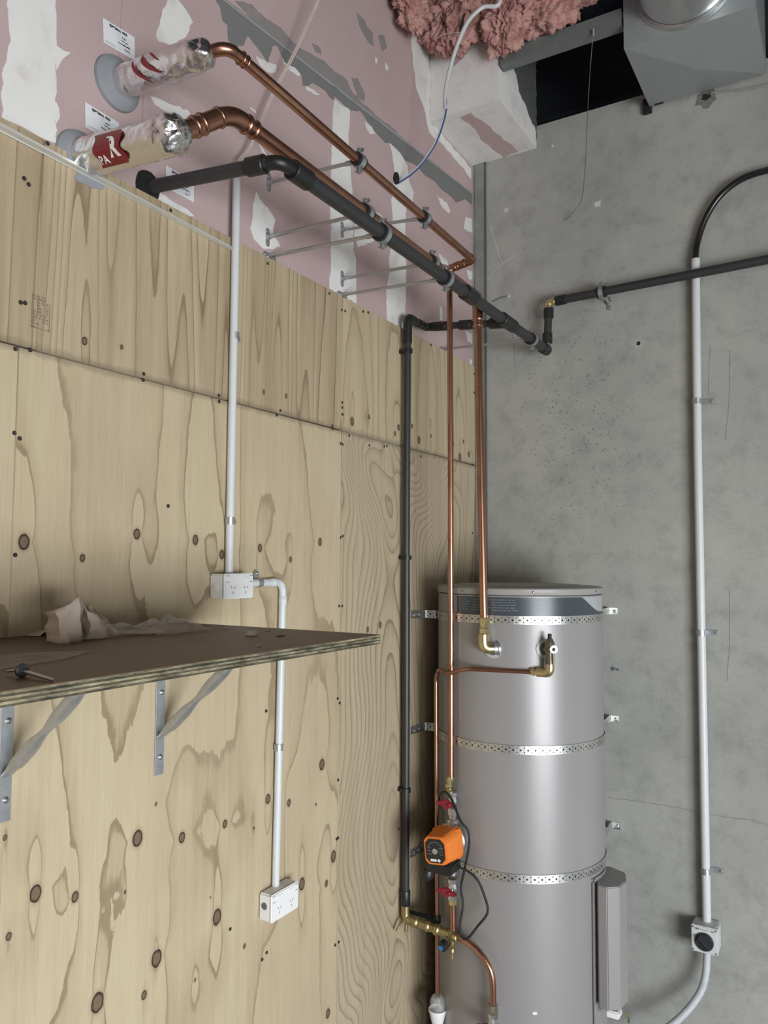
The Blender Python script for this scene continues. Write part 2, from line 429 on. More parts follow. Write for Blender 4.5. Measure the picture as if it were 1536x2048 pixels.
def thing(name, label, cat, loc, group=None):
    o = bpy.data.objects.new(name, None); COL.objects.link(o)
    o.empty_display_size = 0.05; o.location = loc
    return tag(o, label, cat, group)

def V(*a): return Vector(a if len(a) > 1 else a[0])
LEFT = (V(0, 0, 0), V(0, 1, 0), V(0, 0, 1), V(1, 0, 0))            # u = y, v = z, normal = +x
RIGHT = (V(0, 0, 0), V(1, 0, 0), V(0, 0, 1), V(0, -1, 0))          # u = x, v = z, normal = -y

def fillet(pts, r, n=6):
    pts = [Vector(p) for p in pts]; out = [pts[0]]
    for i in range(1, len(pts) - 1):
        a, b, c = pts[i - 1], pts[i], pts[i + 1]
        d1, d2 = (a - b), (c - b)
        k = min(r, d1.length * 0.49, d2.length * 0.49)
        p, q = b + d1.normalized() * k, b + d2.normalized() * k
        for j in range(n + 1):
            t = j / n
            out.append(p * (1 - t) ** 2 + b * 2 * t * (1 - t) + q * t * t)
    out.append(pts[-1])
    return out

def spline(pts, n=10):
    """Catmull-Rom through pts"""
    P = [Vector(p) for p in pts]; P = [P[0] * 2 - P[1]] + P + [P[-1] * 2 - P[-2]]
    out = []
    for i in range(1, len(P) - 2):
        a, b, c, d = P[i - 1:i + 3]
        for j in range(n):
            t = j / n
            out.append(0.5 * (2 * b + (c - a) * t + (2 * a - 5 * b + 4 * c - d) * t * t + (3 * b - a - 3 * c + d) * t ** 3))
    out.append(P[-2])
    return out

def lerp(a, b, t): return Vector(a) * (1 - t) + Vector(b) * t

def jag(pts, amp, step, rnd):
    """roughen an outline: subdivide and jitter"""
    out = []
    for i, p in enumerate(pts):
        q = pts[(i + 1) % len(pts)]
        L = math.hypot(q[0] - p[0], q[1] - p[1]); k = max(1, int(L / step))
        for j in range(k):
            t = j / k
            w = 1 if j else 0.4
            out.append((p[0] + (q[0] - p[0]) * t + rnd.uniform(-amp, amp) * w, p[1] + (q[1] - p[1]) * t + rnd.uniform(-amp, amp) * w))
    return out

def text_obj(body, size, place, mat, name, parent, depth=0.0003, bold=0.0):
    """lettering: font outline turned to mesh, mapped by place(u, v, n) -> point"""
    cu = bpy.data.curves.new(name, 'FONT'); cu.body = body; cu.size = size; cu.extrude = depth; cu.offset = bold; cu.resolution_u = 3
    tmp = bpy.data.objects.new(name, cu); COL.objects.link(tmp)
    bpy.context.view_layer.update()
    dg = bpy.context.evaluated_depsgraph_get()
    me = bpy.data.meshes.new_from_object(tmp.evaluated_get(dg))
    bpy.data.objects.remove(tmp); bpy.data.curves.remove(cu)
    org = parent_loc(parent)
    for v in me.vertices: v.co = Vector(place(v.co.x, v.co.y, v.co.z)) - org
    me.materials.clear(); me.materials.append(mat)
    o = bpy.data.objects.new(name, me); COL.objects.link(o); o.parent = parent
    return o

# ------------------------------------------------------------------ room shell
def slab(name, c, d, mat, kind='structure', parent=None):
    o = MB().box(c, d).build(name, mat, parent, smooth=False)
    if kind and not parent: o['kind'] = kind
    return o

floor = slab('floor', (2.5, -3.75, -0.05), (5.6, 8.0, 0.1), M['concrete_floor'])
wall_left = slab('wall_left', (W - 0.05, -3.55, 2.32), (0.1, 8.1, 4.64), M['pink'])
wall_left['label'] = 'pink plasterboard wall lined with plywood below'
wall_right = slab('wall_right', (2.5, 0.075, 1.9625), (5.2, 0.15, 3.925), M['concrete'])
wall_right['label'] = 'grey precast concrete wall panel'
wall_back = slab('wall_back', (2.5, -7.65, 2.3), (5.2, 0.1, 4.6), M['room_paint'])
# wall on the far right with the open roller door (y -5.7 .. -2.5, raised to 1.75 m)
mb = MB()
mb.box((5.08, -1.0, 2.3), (0.12, 3.0, 4.66)); mb.box((5.08, -6.65, 2.3), (0.12, 1.9, 4.6)); mb.box((5.08, -4.1, 3.175), (0.12, 3.2, 2.85))
wf = mb.build('wall_front', M['room_paint'], smooth=False); wf['kind'] = 'structure'
apron = slab('floor_apron', (15.2, -4.1, -0.06), (20, 40.0, 0.1), M['concrete_floor'])

# roof deck of dark ribbed steel with purlins
mb = MB()
pts = []
x = 0.0
prof = [(-0.3, 4.62)]
while x < 5.3:
    prof += [(x, 4.62), (x + 0.03, 4.58), (x + 0.10, 4.58), (x + 0.13, 4.62)]; x += 0.2
prof += [(5.4, 4.62), (5.4, 4.68), (-0.3, 4.68)]
mb.prism(prof, (V(0, 0.9, 0), V(1, 0, 0), V(0, 0, 1), V(0, -1, 0)), 0, 8.7)
ceiling = mb.build('ceiling', M['dark_steel'], smooth=False); ceiling['kind'] = 'structure'
mb = MB().box((2.5, 0.42, 4.25), (5.4, 0.04, 0.85))
for z in (3.97, 4.05, 4.16): mb.box((2.5, 0.38, z), (5.4, 0.05, 0.018))
o = mb.build('trim_1', M['dark_steel'], smooth=False); o['kind'] = 'structure'; o['label'] = 'dark steel lining in the gap above the concrete wall'
# cold formed joist in front of the gap (C section)
y0, z0 = -0.45, 3.953
o = MB().prism([(0, 0), (0.05, 0), (0.05, 0.008), (0.008, 0.008), (0.008, 0.052), (0.05, 0.052), (0.05, 0.06), (0, 0.06)], (V(0.312, y0 - 0.0, z0), V(0, 1, 0), V(0, 0, 1), V(1, 0, 0)), 0, 0.485).build('trim_2', M['joist_steel'], smooth=False)
o['kind'] = 'structure'; o['label'] = 'grey steel joist running above the concrete wall'

# upper plasterboard, a few millimetres proud above the slanting joint
up = [(-1.670, 3.547), (0.068, 3.691)]
ya, za = up[0]; yb, zb = up[1]
sl = (zb - za) / (yb - ya)
line = lambda y: za + sl * (y - ya)
MB().prism([(-7.55, line(-7.55)), (-0.001, line(-0.001)), (-0.001, 4.5), (-7.55, 4.5)], LEFT, W + 0.0002, W + 0.006).build('plasterboard', M['pink'], wall_left, smooth=False)
# sheet joints in the pink board: shallow paper lines
for poly in ([(-2.053, 3.317), (-2.050, 3.319), (-2.056, 3.087), (-2.059, 3.086)], [(-1.980, 3.148), (-1.977, 3.149), (-1.978, 2.974), (-1.981, 2.972)]):
    MB().prism(poly, LEFT, W, W + 0.0004).build('board_joint', simple('joint_line', (0.40, 0.28, 0.28), 0.8), wall_left, smooth=False)

# ------------------------------------------------------------------ plaster and sealant on the pink wall
white = [
    [(-2.350, 3.191), (-2.233, 3.271), (-2.228, 3.098), (-2.226, 2.972), (-2.219, 2.875), (-2.284, 2.872), (-2.350, 2.868), (-2.352, 2.960), (-2.345, 2.994), (-2.335, 3.044), (-2.344, 3.085)],
    [(-2.227, 3.096), (-2.210, 3.096), (-2.191, 3.103), (-2.207, 3.078), (-2.221, 3.049), (-2.226, 3.041)],
    [(-2.225, 2.969), (-2.216, 2.959), (-2.214, 2.939), (-2.222, 2.917)],
    [(-1.905, 3.421), (-1.880, 3.437), (-1.835, 3.423), (-1.814, 3.409), (-1.838, 3.351), (-1.885, 3.299), (-1.931, 3.283), (-1.943, 3.289), (-1.930, 3.343)],
    [(-1.955, 3.125), (-1.889, 3.139), (-1.827, 3.155), (-1.810, 3.146), (-1.813, 3.126), (-1.857, 3.119), (-1.906, 3.112), (-1.941, 3.112)],
    [(-1.928, 2.887), (-1.899, 2.888), (-1.819, 2.883), (-1.795, 2.875), (-1.813, 2.869), (-1.872, 2.866), (-1.928, 2.860)],
    [(-1.611, 3.530), (-1.594, 3.531), (-1.591, 3.517), (-1.604, 3.512)],
    [(-1.554, 3.464), (-1.505, 3.475), (-1.457, 3.491), (-1.461, 3.465), (-1.504, 3.444), (-1.537, 3.446)],
    [(-1.435, 3.544), (-1.402, 3.539), (-1.363, 3.536), (-1.334, 3.528), (-1.347, 3.514), (-1.389, 3.510), (-1.422, 3.518)],
    [(-1.142, 3.548), (-1.042, 3.560), (-1.051, 3.482), (-1.050, 3.409), (-1.029, 3.290), (-1.014, 3.204), (-1.016, 3.057), (-0.995, 3.028), (-0.993, 2.870), (-1.161, 2.874), (-1.151, 2.975), (-1.153, 3.079), (-1.161, 3.181), (-1.155, 3.360), (-1.150, 3.469)],
    [(-0.768, 3.571), (-0.682, 3.592), (-0.649, 3.556), (-0.621, 3.548), (-0.608, 3.481), (-0.565, 3.457), (-0.578, 3.410), (-0.632, 3.373), (-0.639, 3.231), (-0.630, 3.071), (-0.644, 2.864), (-0.776, 2.867), (-0.785, 2.983), (-0.756, 3.070), (-0.763, 3.107), (-0.738, 3.275), (-0.750, 3.349), (-0.720, 3.462), (-0.740, 3.534)],
    [(-1.005, 3.208), (-0.910, 3.255), (-0.825, 3.261), (-0.765, 3.241), (-0.699, 3.209), (-0.787, 3.189), (-0.874, 3.142), (-0.983, 3.078), (-1.010, 3.114)],
    [(-1.552, 3.020), (-1.544, 3.050), (-1.525, 3.031), (-1.490, 3.022), (-1.453, 2.997), (-1.464, 2.946), (-1.425, 2.924), (-1.461, 2.900), (-1.510, 2.889), (-1.552, 2.902), (-1.568, 2.930), (-1.556, 2.988)],
    [(-0.942, 3.568), (-0.896, 3.570), (-0.871, 3.555), (-0.907, 3.536), (-0.935, 3.547)],
    [(-0.359, 3.528), (-0.262, 3.537), (-0.227, 3.512), (-0.247, 3.495), (-0.311, 3.499)],
    [(-0.340, 3.280), (-0.262, 3.278), (-0.252, 3.257), (-0.311, 3.246)],
    [(-0.335, 3.053), (-0.311, 3.046), (-0.306, 2.995), (-0.330, 2.991)],
    [(-0.068, 3.548), (0.033, 3.573), (0.032, 3.500), (-0.085, 3.485)],
    [(-0.058, 3.303), (0.031, 3.318), (0.031, 3.281), (-0.031, 3.266)],
    [(-0.070, 3.012), (0.030, 3.017), (0.029, 2.966), (-0.049, 2.968)],
    [(-0.022, 2.893), (0.001, 2.888), (-0.005, 2.863), (-0.027, 2.863)],
    [(-0.231, 4.402), (-0.215, 4.478), (-0.236, 4.489), (-0.205, 4.501)],
    [(-0.882, 3.852), (-0.867, 3.843), (-0.871, 3.829), (-0.885, 3.829)],
    [(-0.808, 3.869), (-0.786, 3.862), (-0.793, 3.843), (-0.808, 3.845)],
    [(-1.309, 3.507), (-1.268, 3.516), (-1.225, 3.518), (-1.253, 3.503), (-1.298, 3.496)],
    [(-1.577, 3.294), (-1.554, 3.293), (-1.549, 3.289), (-1.577, 3.287)],
    [(-1.536, 3.204), (-1.510, 3.193), (-1.467, 3.166), (-1.481, 3.172), (-1.519, 3.184)],
]
for i, p in enumerate(white):
    q = jag(p, 0.0035, 0.016, R)
    above = sum(z for _, z in p) / len(p) > line(sum(y for y, _ in p) / len(p)) + 0.005
    b0 = W + (0.006 if above else 0.0)
    MB().prism(q, LEFT, b0, b0 + 0.0009 + 0.00001 * i).build('plaster_patch', M['plaster'], wall_left, smooth=False)
band = [(-1.752, 3.556), (-1.695, 3.546), (0.068, 3.691), (0.068, 3.636), (-0.074, 3.632), (-0.170, 3.574), (-0.206, 3.582), (-0.330, 3.576), (-0.378, 3.584), (-0.470, 3.571), (-0.558, 3.579), (-0.641, 3.557), (-0.682, 3.570), (-0.760, 3.571), (-0.798, 3.555), (-0.871, 3.563), (-0.976, 3.591), (-1.042, 3.559), (-1.058, 3.559), (-1.143, 3.559), (-1.142, 3.543), (-1.167, 3.539), (-1.196, 3.549), (-1.268, 3.537), (-1.295, 3.510), (-1.322, 3.498), (-1.328, 3.529), (-1.363, 3.535), (-1.415, 3.522), (-1.453, 3.554), (-1.477, 3.542), (-1.500, 3.473), (-1.524, 3.486), (-1.593, 3.505), (-1.610, 3.464), (-1.650, 3.437), (-1.676, 3.440), (-1.679, 3.483), (-1.700, 3.485), (-1.711, 3.515), (-1.742, 3.533)]
MB().prism(jag(band, 0.002, 0.02, R), LEFT, W, W + 0.0014).build('sealant_band', M['sealant'], wall_left, smooth=False)
for p in ([(-1.660, 3.568), (-1.584, 3.605), (-1.515, 3.602), (-1.442, 3.617), (-1.386, 3.608), (-1.338, 3.613), (-1.227, 3.640), (-1.144, 3.642), (-1.076, 3.653), (-1.043, 3.630), (-0.977, 3.622), (-0.836, 3.627), (-0.722, 3.640), (-0.722, 3.628), (-0.942, 3.608), (-1.226, 3.579), (-1.441, 3.566), (-1.583, 3.553)],
          [(-1.014, 3.942), (-0.960, 3.947), (-0.946, 3.931), (-0.901, 3.931), (-0.896, 3.883), (-0.935, 3.875), (-0.973, 3.889), (-1.001, 3.907)], [(-0.865, 3.943), (-0.821, 3.970), (-0.798, 3.937), (-0.835, 3.897)], [(-1.044, 3.676), (-1.005, 3.698), (-0.953, 3.663), (-0.956, 3.635), (-1.004, 3.625)],
          [(-1.284, 3.664), (-1.236, 3.675), (-1.227, 3.655), (-1.262, 3.644)]):
    MB().prism(jag(p, 0.003, 0.015, R), LEFT, W + 0.006, W + 0.0068).build('sealant_smear', M['sealant_thin'], wall_left, smooth=False)
MB().prism(jag([(-2.1815, 2.8130), (-2.1281, 2.8364), (-2.0926, 2.8326), (-2.1062, 2.8124), (-2.1408, 2.8025), (-2.1679, 2.8026), (-2.1839, 2.8050)], 0.004, 0.012, R), LEFT, 0.0008, 0.0016).build('sealant_smear', M['sealant_blue'], wall_left, smooth=False)
# raised bead of sealant along the joint
MB().tube([(W + 0.004, y, line(y)) for y in np.linspace(-2.2, -0.01, 40)], [0.005 + R.uniform(-0.0015, 0.0015) for _ in range(40)], 8).build('sealant_bead', simple('sealant_bead_grey', (0.30, 0.30, 0.29), 0.7, bump=0.3), wall_left)

# strip of filler in the corner, on the concrete
MB().box((0.028, -0.004, 3.1 - 0.6), (0.05, 0.008, 2.65)).build('corner_strip', M['corner_trim'], wall_right, smooth=False)
MB().box((0.056, -0.006, 3.1 - 0.6), (0.005, 0.012, 2.65)).build('corner_bead', simple('dark_corner_bead', (0.10, 0.10, 0.10), 0.6), wall_right, smooth=False)

# ------------------------------------------------------------------ plywood lining
def ply_sheet(y0, y1, z0, z1, style, knots, mat, step=0.005, lift=0.0, seed=1):
    rs = np.random.RandomState(seed)
    ny, nz = max(2, int((y1 - y0) / step) + 1), max(2, int((z1 - z0) / step) + 1)
    ys, zs = np.linspace(y0, y1, ny), np.linspace(z0, z1, nz)
    Y, Z = np.meshgrid(ys, zs)
    def waves(n, fy, fz, amp):
        h = np.zeros_like(Y)
        for _ in range(n):
            a, b = rs.uniform(*fy), rs.uniform(*fz) * rs.choice([-1, 1])
            h += amp / math.sqrt(n) * np.sin(a * Y + b * Z + rs.uniform(0, 6.28))
        return h
    if style == 'stripe':
        h = waves(8, (6, 26), (0.1, 2.0), 1.5) + waves(7, (34, 70), (0.2, 2.5), 0.45) + 17 * (Y - y0)
    elif style == 'cathedral':
        yc = y0 + 0.36 + 0.03 * np.sin(2.2 * Z + 1) + 0.015 * np.sin(6.1 * Z)
        d = (Y - yc)
        h = 36 * (np.sqrt(d * d + 0.0036) - 0.06) + 1.9 * np.sin(4.1 * Z + 0.6) + 0.8 * np.sin(9.3 * Z + 2) + waves(6, (6, 16), (1, 5), 0.55) + waves(6, (16, 40), (3, 14), 0.22)
        h += 2.2 * np.exp(-((Z - 2.28) / 0.25) ** 2) * np.sin(15 * Y + 11 * Z) + 2.0 * np.exp(-((Z - 0.35) / 0.22) ** 2) * np.sin(13 * Y - 11 * Z)
        e = np.clip((d - 0.40) / 0.25, 0, 1)
        h = h * (1 - e) + e * (12 + waves(5, (4, 14), (0.5, 3), 1.2))
    elif style == 'pale':
        h = waves(8, (5, 18), (0.3, 2.5), 1.5) + 2 * (Y - y0)
    else:
        h = waves(7, (3, 12), (0.3, 2.2), 0.85) + waves(5, (10, 24), (1.0, 4), 0.18)
    K = np.full_like(Y, 4.0)
    for (ky, kz, ry, rz) in knots:
        dy, dz = np.abs(Y - ky), np.abs(Z - kz)
        if style != 'cathedral':
            s = min(1.0, ry / 0.012)
            h += rs.choice([1.0, 1.3, -1.1]) * s * np.exp(-(dy / (0.016 + 0.30 * dz)) ** 1.2) * np.exp(-(dz / (0.17 * s + 0.02)) ** 1.3)
        K = np.minimum(K, np.sqrt(((Y - ky) / ry) ** 2 + ((Z - kz) / rz) ** 2))
    X = lift + 0.0004 * np.sin(3 * Y + 2 * Z)
    co = np.stack([X, Y, Z], -1).reshape(-1, 3)
    idx = np.arange(ny * nz).reshape(nz, ny)
    quads = np.stack([idx[:-1, :-1], idx[:-1, 1:], idx[1:, 1:], idx[1:, :-1]], -1).reshape(-1, 4)
    back = np.array([[W + 0.0003, y0, z0], [W + 0.0003, y1, z0], [W + 0.0003, y1, z1], [W + 0.0003, y0, z1]])
    nb = ny * nz
    c = [idx[0, 0], idx[0, -1], idx[-1, -1], idx[-1, 0]]
    sides = np.array([[c[i], nb + i, nb + (i + 1) % 4, c[(i + 1) % 4]] for i in range(4)])
    co = np.concatenate([co, back]); quads = np.concatenate([quads, sides])
    me = bpy.data.meshes.new('plywood_sheet')
    me.vertices.add(len(co)); me.vertices.foreach_set('co', co.astype(np.float32).ravel())
    me.loops.add(len(quads) * 4); me.loops.foreach_set('vertex_index', quads.astype(np.int32).ravel())
    me.polygons.add(len(quads)); me.polygons.foreach_set('loop_start', np.arange(0, len(quads) * 4, 4, dtype=np.int32))
    me.update(calc_edges=True); me.validate()
    for nm, arr in (('grain', h), ('knot', K)):
        a = me.attributes.new(nm, 'FLOAT', 'POINT')
        a.data.foreach_set('value', np.concatenate([arr.ravel(), np.full(4, 0.2 if nm == 'grain' else 4.0)]).astype(np.float32))
    me.materials.append(mat)
    o = bpy.data.objects.new('plywood_sheet', me); COL.objects.link(o); o.parent = wall_left
    return o

def KN(pts, s=1.0):
    return [(y, z, r * s, r * s * 1.32) for (y, z), r in pts]
k_mid = KN([((-2.2228, 1.2576), .0135), ((-2.1249, 1.2158), .009), ((-1.9532, 1.29), .0145), ((-1.8081, 1.2498), .0105), ((-1.6494, 1.239), .0085), ((-1.4682, 1.2595), .0105), ((-1.5287, 1.1942), .004), ((-1.9868, 1.1781), .004),
  ((-1.6742, 1.0041), .0155), ((-1.8846, 0.9854), .0155), ((-2.0569, 0.9623), .0165), ((-1.9215, 0.9167), .008), ((-2.281, 1.1941), .0065), ((-1.7518, 0.8764), .004), ((-1.5615, 0.8836), .0055), ((-1.8977, 1.356), .004),
  ((-1.1988, 1.2998), .0135), ((-1.3686, 1.2225), .0085), ((-1.129, 0.9904), .014), ((-1.2985, 0.9611), .014), ((-1.1673, 0.9179), .0085), ((-1.1521, 0.5089), .011), ((-1.2294, 1.1821), .004),
  ((-2.2767, 1.987), .0125), ((-2.1314, 1.9547), .007), ((-1.9779, 2.0135), .010), ((-1.782, 2.0042), .010), ((-1.6804, 1.9672), .0095), ((-1.521, 1.9878), .009), ((-1.2223, 2.0124), .0095), ((-1.3763, 1.9551), .007), ((-2.2962, 1.3928), .005), ((-1.7004, 1.0638), .003)])
k_ur = KN([((-1.0393, 2.4354), .011), ((-0.9282, 2.4693), .0065), ((-0.7147, 2.4634), .009), ((-0.7413, 2.4364), .007), ((-0.6077, 2.4856), .007), ((-0.5492, 2.4378), .011), ((-0.445, 2.4688), .006), ((-0.2374, 2.463), .009), ((-0.13, 2.4886), .007), ((-0.1666, 2.4144), .013), ((-0.0716, 2.437), .010), ((-0.2671, 2.433), .006)])
k_ul = KN([((-2.0391, 2.4564), .005), ((-2.1432, 2.445), .0075), ((-1.5158, 2.448), .0055), ((-1.409, 2.456), .006)])
k_r = KN([((-0.844, 1.7204), .009), ((-0.9292, 1.7102), .008)])
ZJ, ZT = 2.394, 2.859
G = 0.0021
ply_sheet(-2.304 + G, -1.104 - G, 0.15, ZJ - G, 'rotary', k_mid, M['ply_lower'], 0.005, 0.0, 5)
ply_sheet(-3.504, -2.304 - G, 0.15, ZJ - G, 'rotary', [], M['ply_lower'], 0.012, 0.001, 9)
ply_sheet(-1.104 + G, -0.003, 0.15, ZJ - 0.002, 'cathedral', k_r, M['ply_right'], 0.0055, 0.0005, 3)
ply_sheet(-2.26, -1.104 - G, ZJ + G, ZT, 'stripe', k_ul, M['ply_upper'], 0.005, 0.0006, 4)
ply_sheet(-3.46, -2.26 - 2 * G, ZJ + G, ZT, 'stripe', [], M['ply_upper'], 0.006, 0.0, 14)
ply_sheet(-1.104 + G, -0.003, ZJ + G, ZT - 0.002, 'pale', k_ur, M['ply_pale'], 0.0055, 0.0, 6)

# screws driven into the plywood
sc_mesh = None
for y, z in [(-2.3036, 2.4869), (-2.2933, 2.4888), (-2.3123, 2.3861), (-2.2780, 2.3921), (-2.3078, 2.2111), (-2.2951, 2.2014), (-1.9702, 2.4059), (-1.9713, 2.3907), (-1.7057, 2.4021), (-1.7033, 2.3859), (-1.4373, 2.4062), (-1.4537, 2.3897), (-1.1605, 2.4011), (-1.1574, 2.3914), (-1.1101, 2.8099), (-1.0886, 2.8125), (-0.9732, 2.8434), (-0.9395, 2.8492), (-1.1022, 2.4908), (-1.1020, 2.4736), (-1.1092, 2.3490), (-1.0970, 2.3472), (-1.0986, 2.4501), (-1.0574, 2.3837), (-1.1043, 2.0305), (-1.0923, 2.0359), (-1.1097, 1.8011), (-1.0918, 1.8003), (-1.1138, 1.4963), (-1.1018, 1.4798), (-1.1067, 1.2296), (-1.1125, 1.0412), (-1.1038, 1.0418), (-1.1159, 0.7060), (-1.0957, 0.7073), (-1.4651, 0.8264), (-1.4849, 0.8153), (-1.8806, 2.0873), (-2.2960, 1.9598), (-0.4460, 2.8503), (-0.0148, 2.8192), (-0.0153, 2.7324), (-0.8040, 2.3803), (-0.9270, 2.3661), (-0.8221, 2.3761), (-0.5362, 2.3727), (-0.0337, 2.3933), (-0.0353, 2.0820), (-2.2532, 2.8544), (-1.8950, 2.8474), (-1.5063, 2.8393), (-1.1854, 2.8448), (-2.3056, 2.7531), (-2.2948, 2.7447), (-1.4830, 1.5142), (-0.7030, 0.9569), (-1.6222, 0.9529)]:
    if sc_mesh is None:
        o = MB().lathe([(0.0048, -0.001), (0.0048, 0.0012), (0.0030, 0.0016), (0.0016, 0.0006)], (0, 0, 0), (1, 0, 0), 10).build('screw', M['screw'], wall_left)
        sc_mesh = o.data
    else:
        o = bpy.data.objects.new('screw', sc_mesh); COL.objects.link(o); o.parent = wall_left
    o.location = (0.0006, y, z); o.rotation_euler = (R.uniform(0, 3), 0, 0)

# grade stamp printed on the upper sheet: small broken print
mb = MB()
sy0, sz0 = (-2.2779, 2.515); sy1, sz1 = (-2.2343, 2.4421)
frame = LEFT
for k in range(11):
    v = sz0 + (sz1 - sz0) * (k + 0.5) / 11
    u = sy0 + 0.004
    while u < sy1 - 0.006:
        w = R.uniform(0.003, 0.009)
        if R.random() < 0.7: mb.prism([(u, v - 0.0022), (min(u + w, sy1 - 0.004), v - 0.0022), (min(u + w, sy1 - 0.004), v + 0.002), (u, v + 0.002)], frame, 0.0011, 0.00125)
        u += w + R.uniform(0.002, 0.006)
for a, b in (((sy0, sz1), (sy1, sz1 + 0.0018)), ((sy0, sz1), (sy0 + 0.0015, sz0)), ((sy1 - 0.0015, sz1), (sy1, sz1 + 0.06))):
    mb.prism([(a[0], a[1]), (b[0], a[1]), (b[0], b[1]), (a[0], b[1])], frame, 0.0011, 0.00125)
mb.build('grade_stamp', simple('faded_stamp_ink', (0.22, 0.17, 0.115), 0.8), wall_left, smooth=False, kind='stuff')

# aluminium angle fixed along the top of the plywood
ta, tb = (0.001, -2.4868, 2.8368), (0.001, -1.6508, 2.8266)
t0, t1 = V(ta), V(tb)
d = (t1 - t0)
t = thing('angle_trim', 'long pale aluminium angle screwed along the top of the plywood at left', 'trim', ta)
fr = (t0, d.normalized(), V(0, 0, 1), V(1, 0, 0))
MB().prism([(0, -0.010), (d.length, -0.006), (d.length, 0.006), (0, 0.010)], fr, 0.0006, 0.003).build('wall_leg', M['alu'], t, smooth=False)
MB().prism([(0, -0.0075), (d.length - 0.02, -0.0075), (d.length + 0.004, -0.0055), (0, -0.0055)], fr, 0.003, 0.020).build('lip', M['alu'], t, smooth=False)

# ------------------------------------------------------------------ marks on the concrete wall
def disc(name, c, r, mat, parent, frame=RIGHT, n0=0.0, n1=0.001, sx=1.0, k=14, rnd=0.0):
    p = [(c[0] + r * sx * math.cos(2 * PI * i / k) * (1 + R.uniform(-rnd, rnd)), c[1] + r * math.sin(2 * PI * i / k) * (1 + R.uniform(-rnd, rnd))) for i in range(k)]
    return MB().prism(p, frame, n0, n1).build(name, mat, parent, smooth=False)
M['hole'] = simple('dark_hole', (0.015, 0.015, 0.014), 0.9)
M['chip'] = simple('chipped_concrete', (0.40, 0.39, 0.37), 0.9, bump=0.5)
M['splash'] = simple('white_splash', (0.55, 0.55, 0.53), 0.9)
disc('chipped_rim', (0.7401, 2.8639), 0.021, M['chip'], wall_right, n1=0.0008, rnd=0.3)
disc('anchor_hole', (0.7401, 2.8618), 0.009, M['hole'], wall_right, n1=0.0014, rnd=0.25)
disc('plaster_spot', (0.577, 3.4974), 0.014, M['splash'], wall_right, n1=0.0008, rnd=0.3)
disc('plaster_spot', (0.1558, 3.5665), 0.010, M['splash'], wall_right, n1=0.0008, rnd=0.4)
disc('plaster_spot', (0.379, 3.8113), 0.007, M['splash'], wall_right, n1=0.0008, rnd=0.4)
disc('patched_ring', (1.024, 3.8355), 0.040, simple('rough_patch', (0.17, 0.17, 0.16), 0.9, var=0.5, scale=60, bump=0.8, bscale=80), wall_right, n1=0.0008, rnd=0.3)
disc('anchor_hole', (1.024, 3.8376), 0.012, M['hole'], wall_right, n1=0.0016, sx=1.6, rnd=0.35)
M['pen'] = simple('pen_ink', (0.03, 0.035, 0.05), 0.7)
mb = MB()
for seg in ([(0.609, 1.521), (0.614, 1.503)], [(0.617, 1.524), (0.619, 1.506)], [(0.608, 1.511), (0.623, 1.516)], [(0.627, 1.517), (0.631, 1.507)], [(0.631, 1.507), (0.639, 1.515)], [(0.635, 1.517), (0.639, 1.505)], [(0.611, 1.517), (0.623, 1.508)]):
    a, b = V(seg[0][0], -0.0006, seg[0][1]), V(seg[1][0], -0.0006, seg[1][1])
    mb.tube([a, b], 0.0011, 6)
mb.build('pen_mark', M['pen'], wall_right)
def crack(pts, r, mat, name='crack'):
    P = spline([(x, -0.0003, z) for x, z in pts], 5)
    MB().tube([p + V(R.uniform(-.0012, .0012), 0, R.uniform(-.0012, .0012)) for p in P], r, 5).build(name, mat, wall_right)
M['crack'] = simple('hairline_crack', (0.21, 0.21, 0.20), 0.9)
crack([(1.069, 1.847), (1.063, 1.636), (1.054, 1.540), (1.051, 1.496)], 0.0008, M['crack'])
crack([(1.017, 2.817), (1.007, 2.616)], 0.0007, M['crack'])
crack([(1.089, 2.786), (1.082, 2.589), (1.064, 2.432)], 0.0007, M['crack'])
crack([(0.587, 0.987), (0.756, 0.992), (0.907, 0.989), (1.016, 0.984), (1.120, 0.987), (1.181, 0.979)], 0.0008, M['crack'])
crack([(0.177, 3.038), (0.189, 2.933), (0.200, 2.828)], 0.0009, M['crack'])
crack([(0.079, 3.515), (0.093, 3.452), (0.111, 3.390), (0.135, 3.319)], 0.0016, M['splash'], 'plaster_scratch')
crack([(0.198, 3.348), (0.113, 3.306), (0.068, 3.256)], 0.0009, M['splash'], 'plaster_scratch')
crack([(0.087, 3.151), (0.124, 3.161), (0.168, 3.163)], 0.004, simple('grey_scuff', (0.16, 0.16, 0.155), 0.9), 'scuff_mark')
disc('plaster_spot', (0.1659, 3.1632), 0.008, M['splash'], wall_right, n1=0.003, rnd=0.4)

# ------------------------------------------------------------------ plasterboard bulkhead in the corner
bx, by, bz = 0.305, -0.440, 3.82
t = thing('corner_bulkhead', 'white plastered box built into the top corner above the grey wall', 'bulkhead', (W, by, bz))
t['kind'] = 'structure'
MB().box(((W + bx) / 2 + 0.001, by / 2 - 0.0005, (bz + 4.55) / 2), (bx - W - 0.003, -by - 0.002, 4.55 - bz)).build('board_box', M['plaster'], t, smooth=False)
under = (V(0, 0, bz), V(1, 0, 0), V(0, 1, 0), V(0, 0, -1))
face = (V(0, by, 0), V(1, 0, 0), V(0, 0, 1), V(0, -1, 0))
side = (V(bx, 0, 0), V(0, 1, 0), V(0, 0, 1), V(1, 0, 0))
MB().prism(jag([(0.115, -0.40), (0.165, -0.41), (0.19, -0.30), (0.225, -0.02), (0.15, -0.005), (0.12, -0.2), (0.135, -0.28)], 0.006, 0.03, R), under, 0.0005, 0.0015).build('bare_board', M['pink'], t, smooth=False)
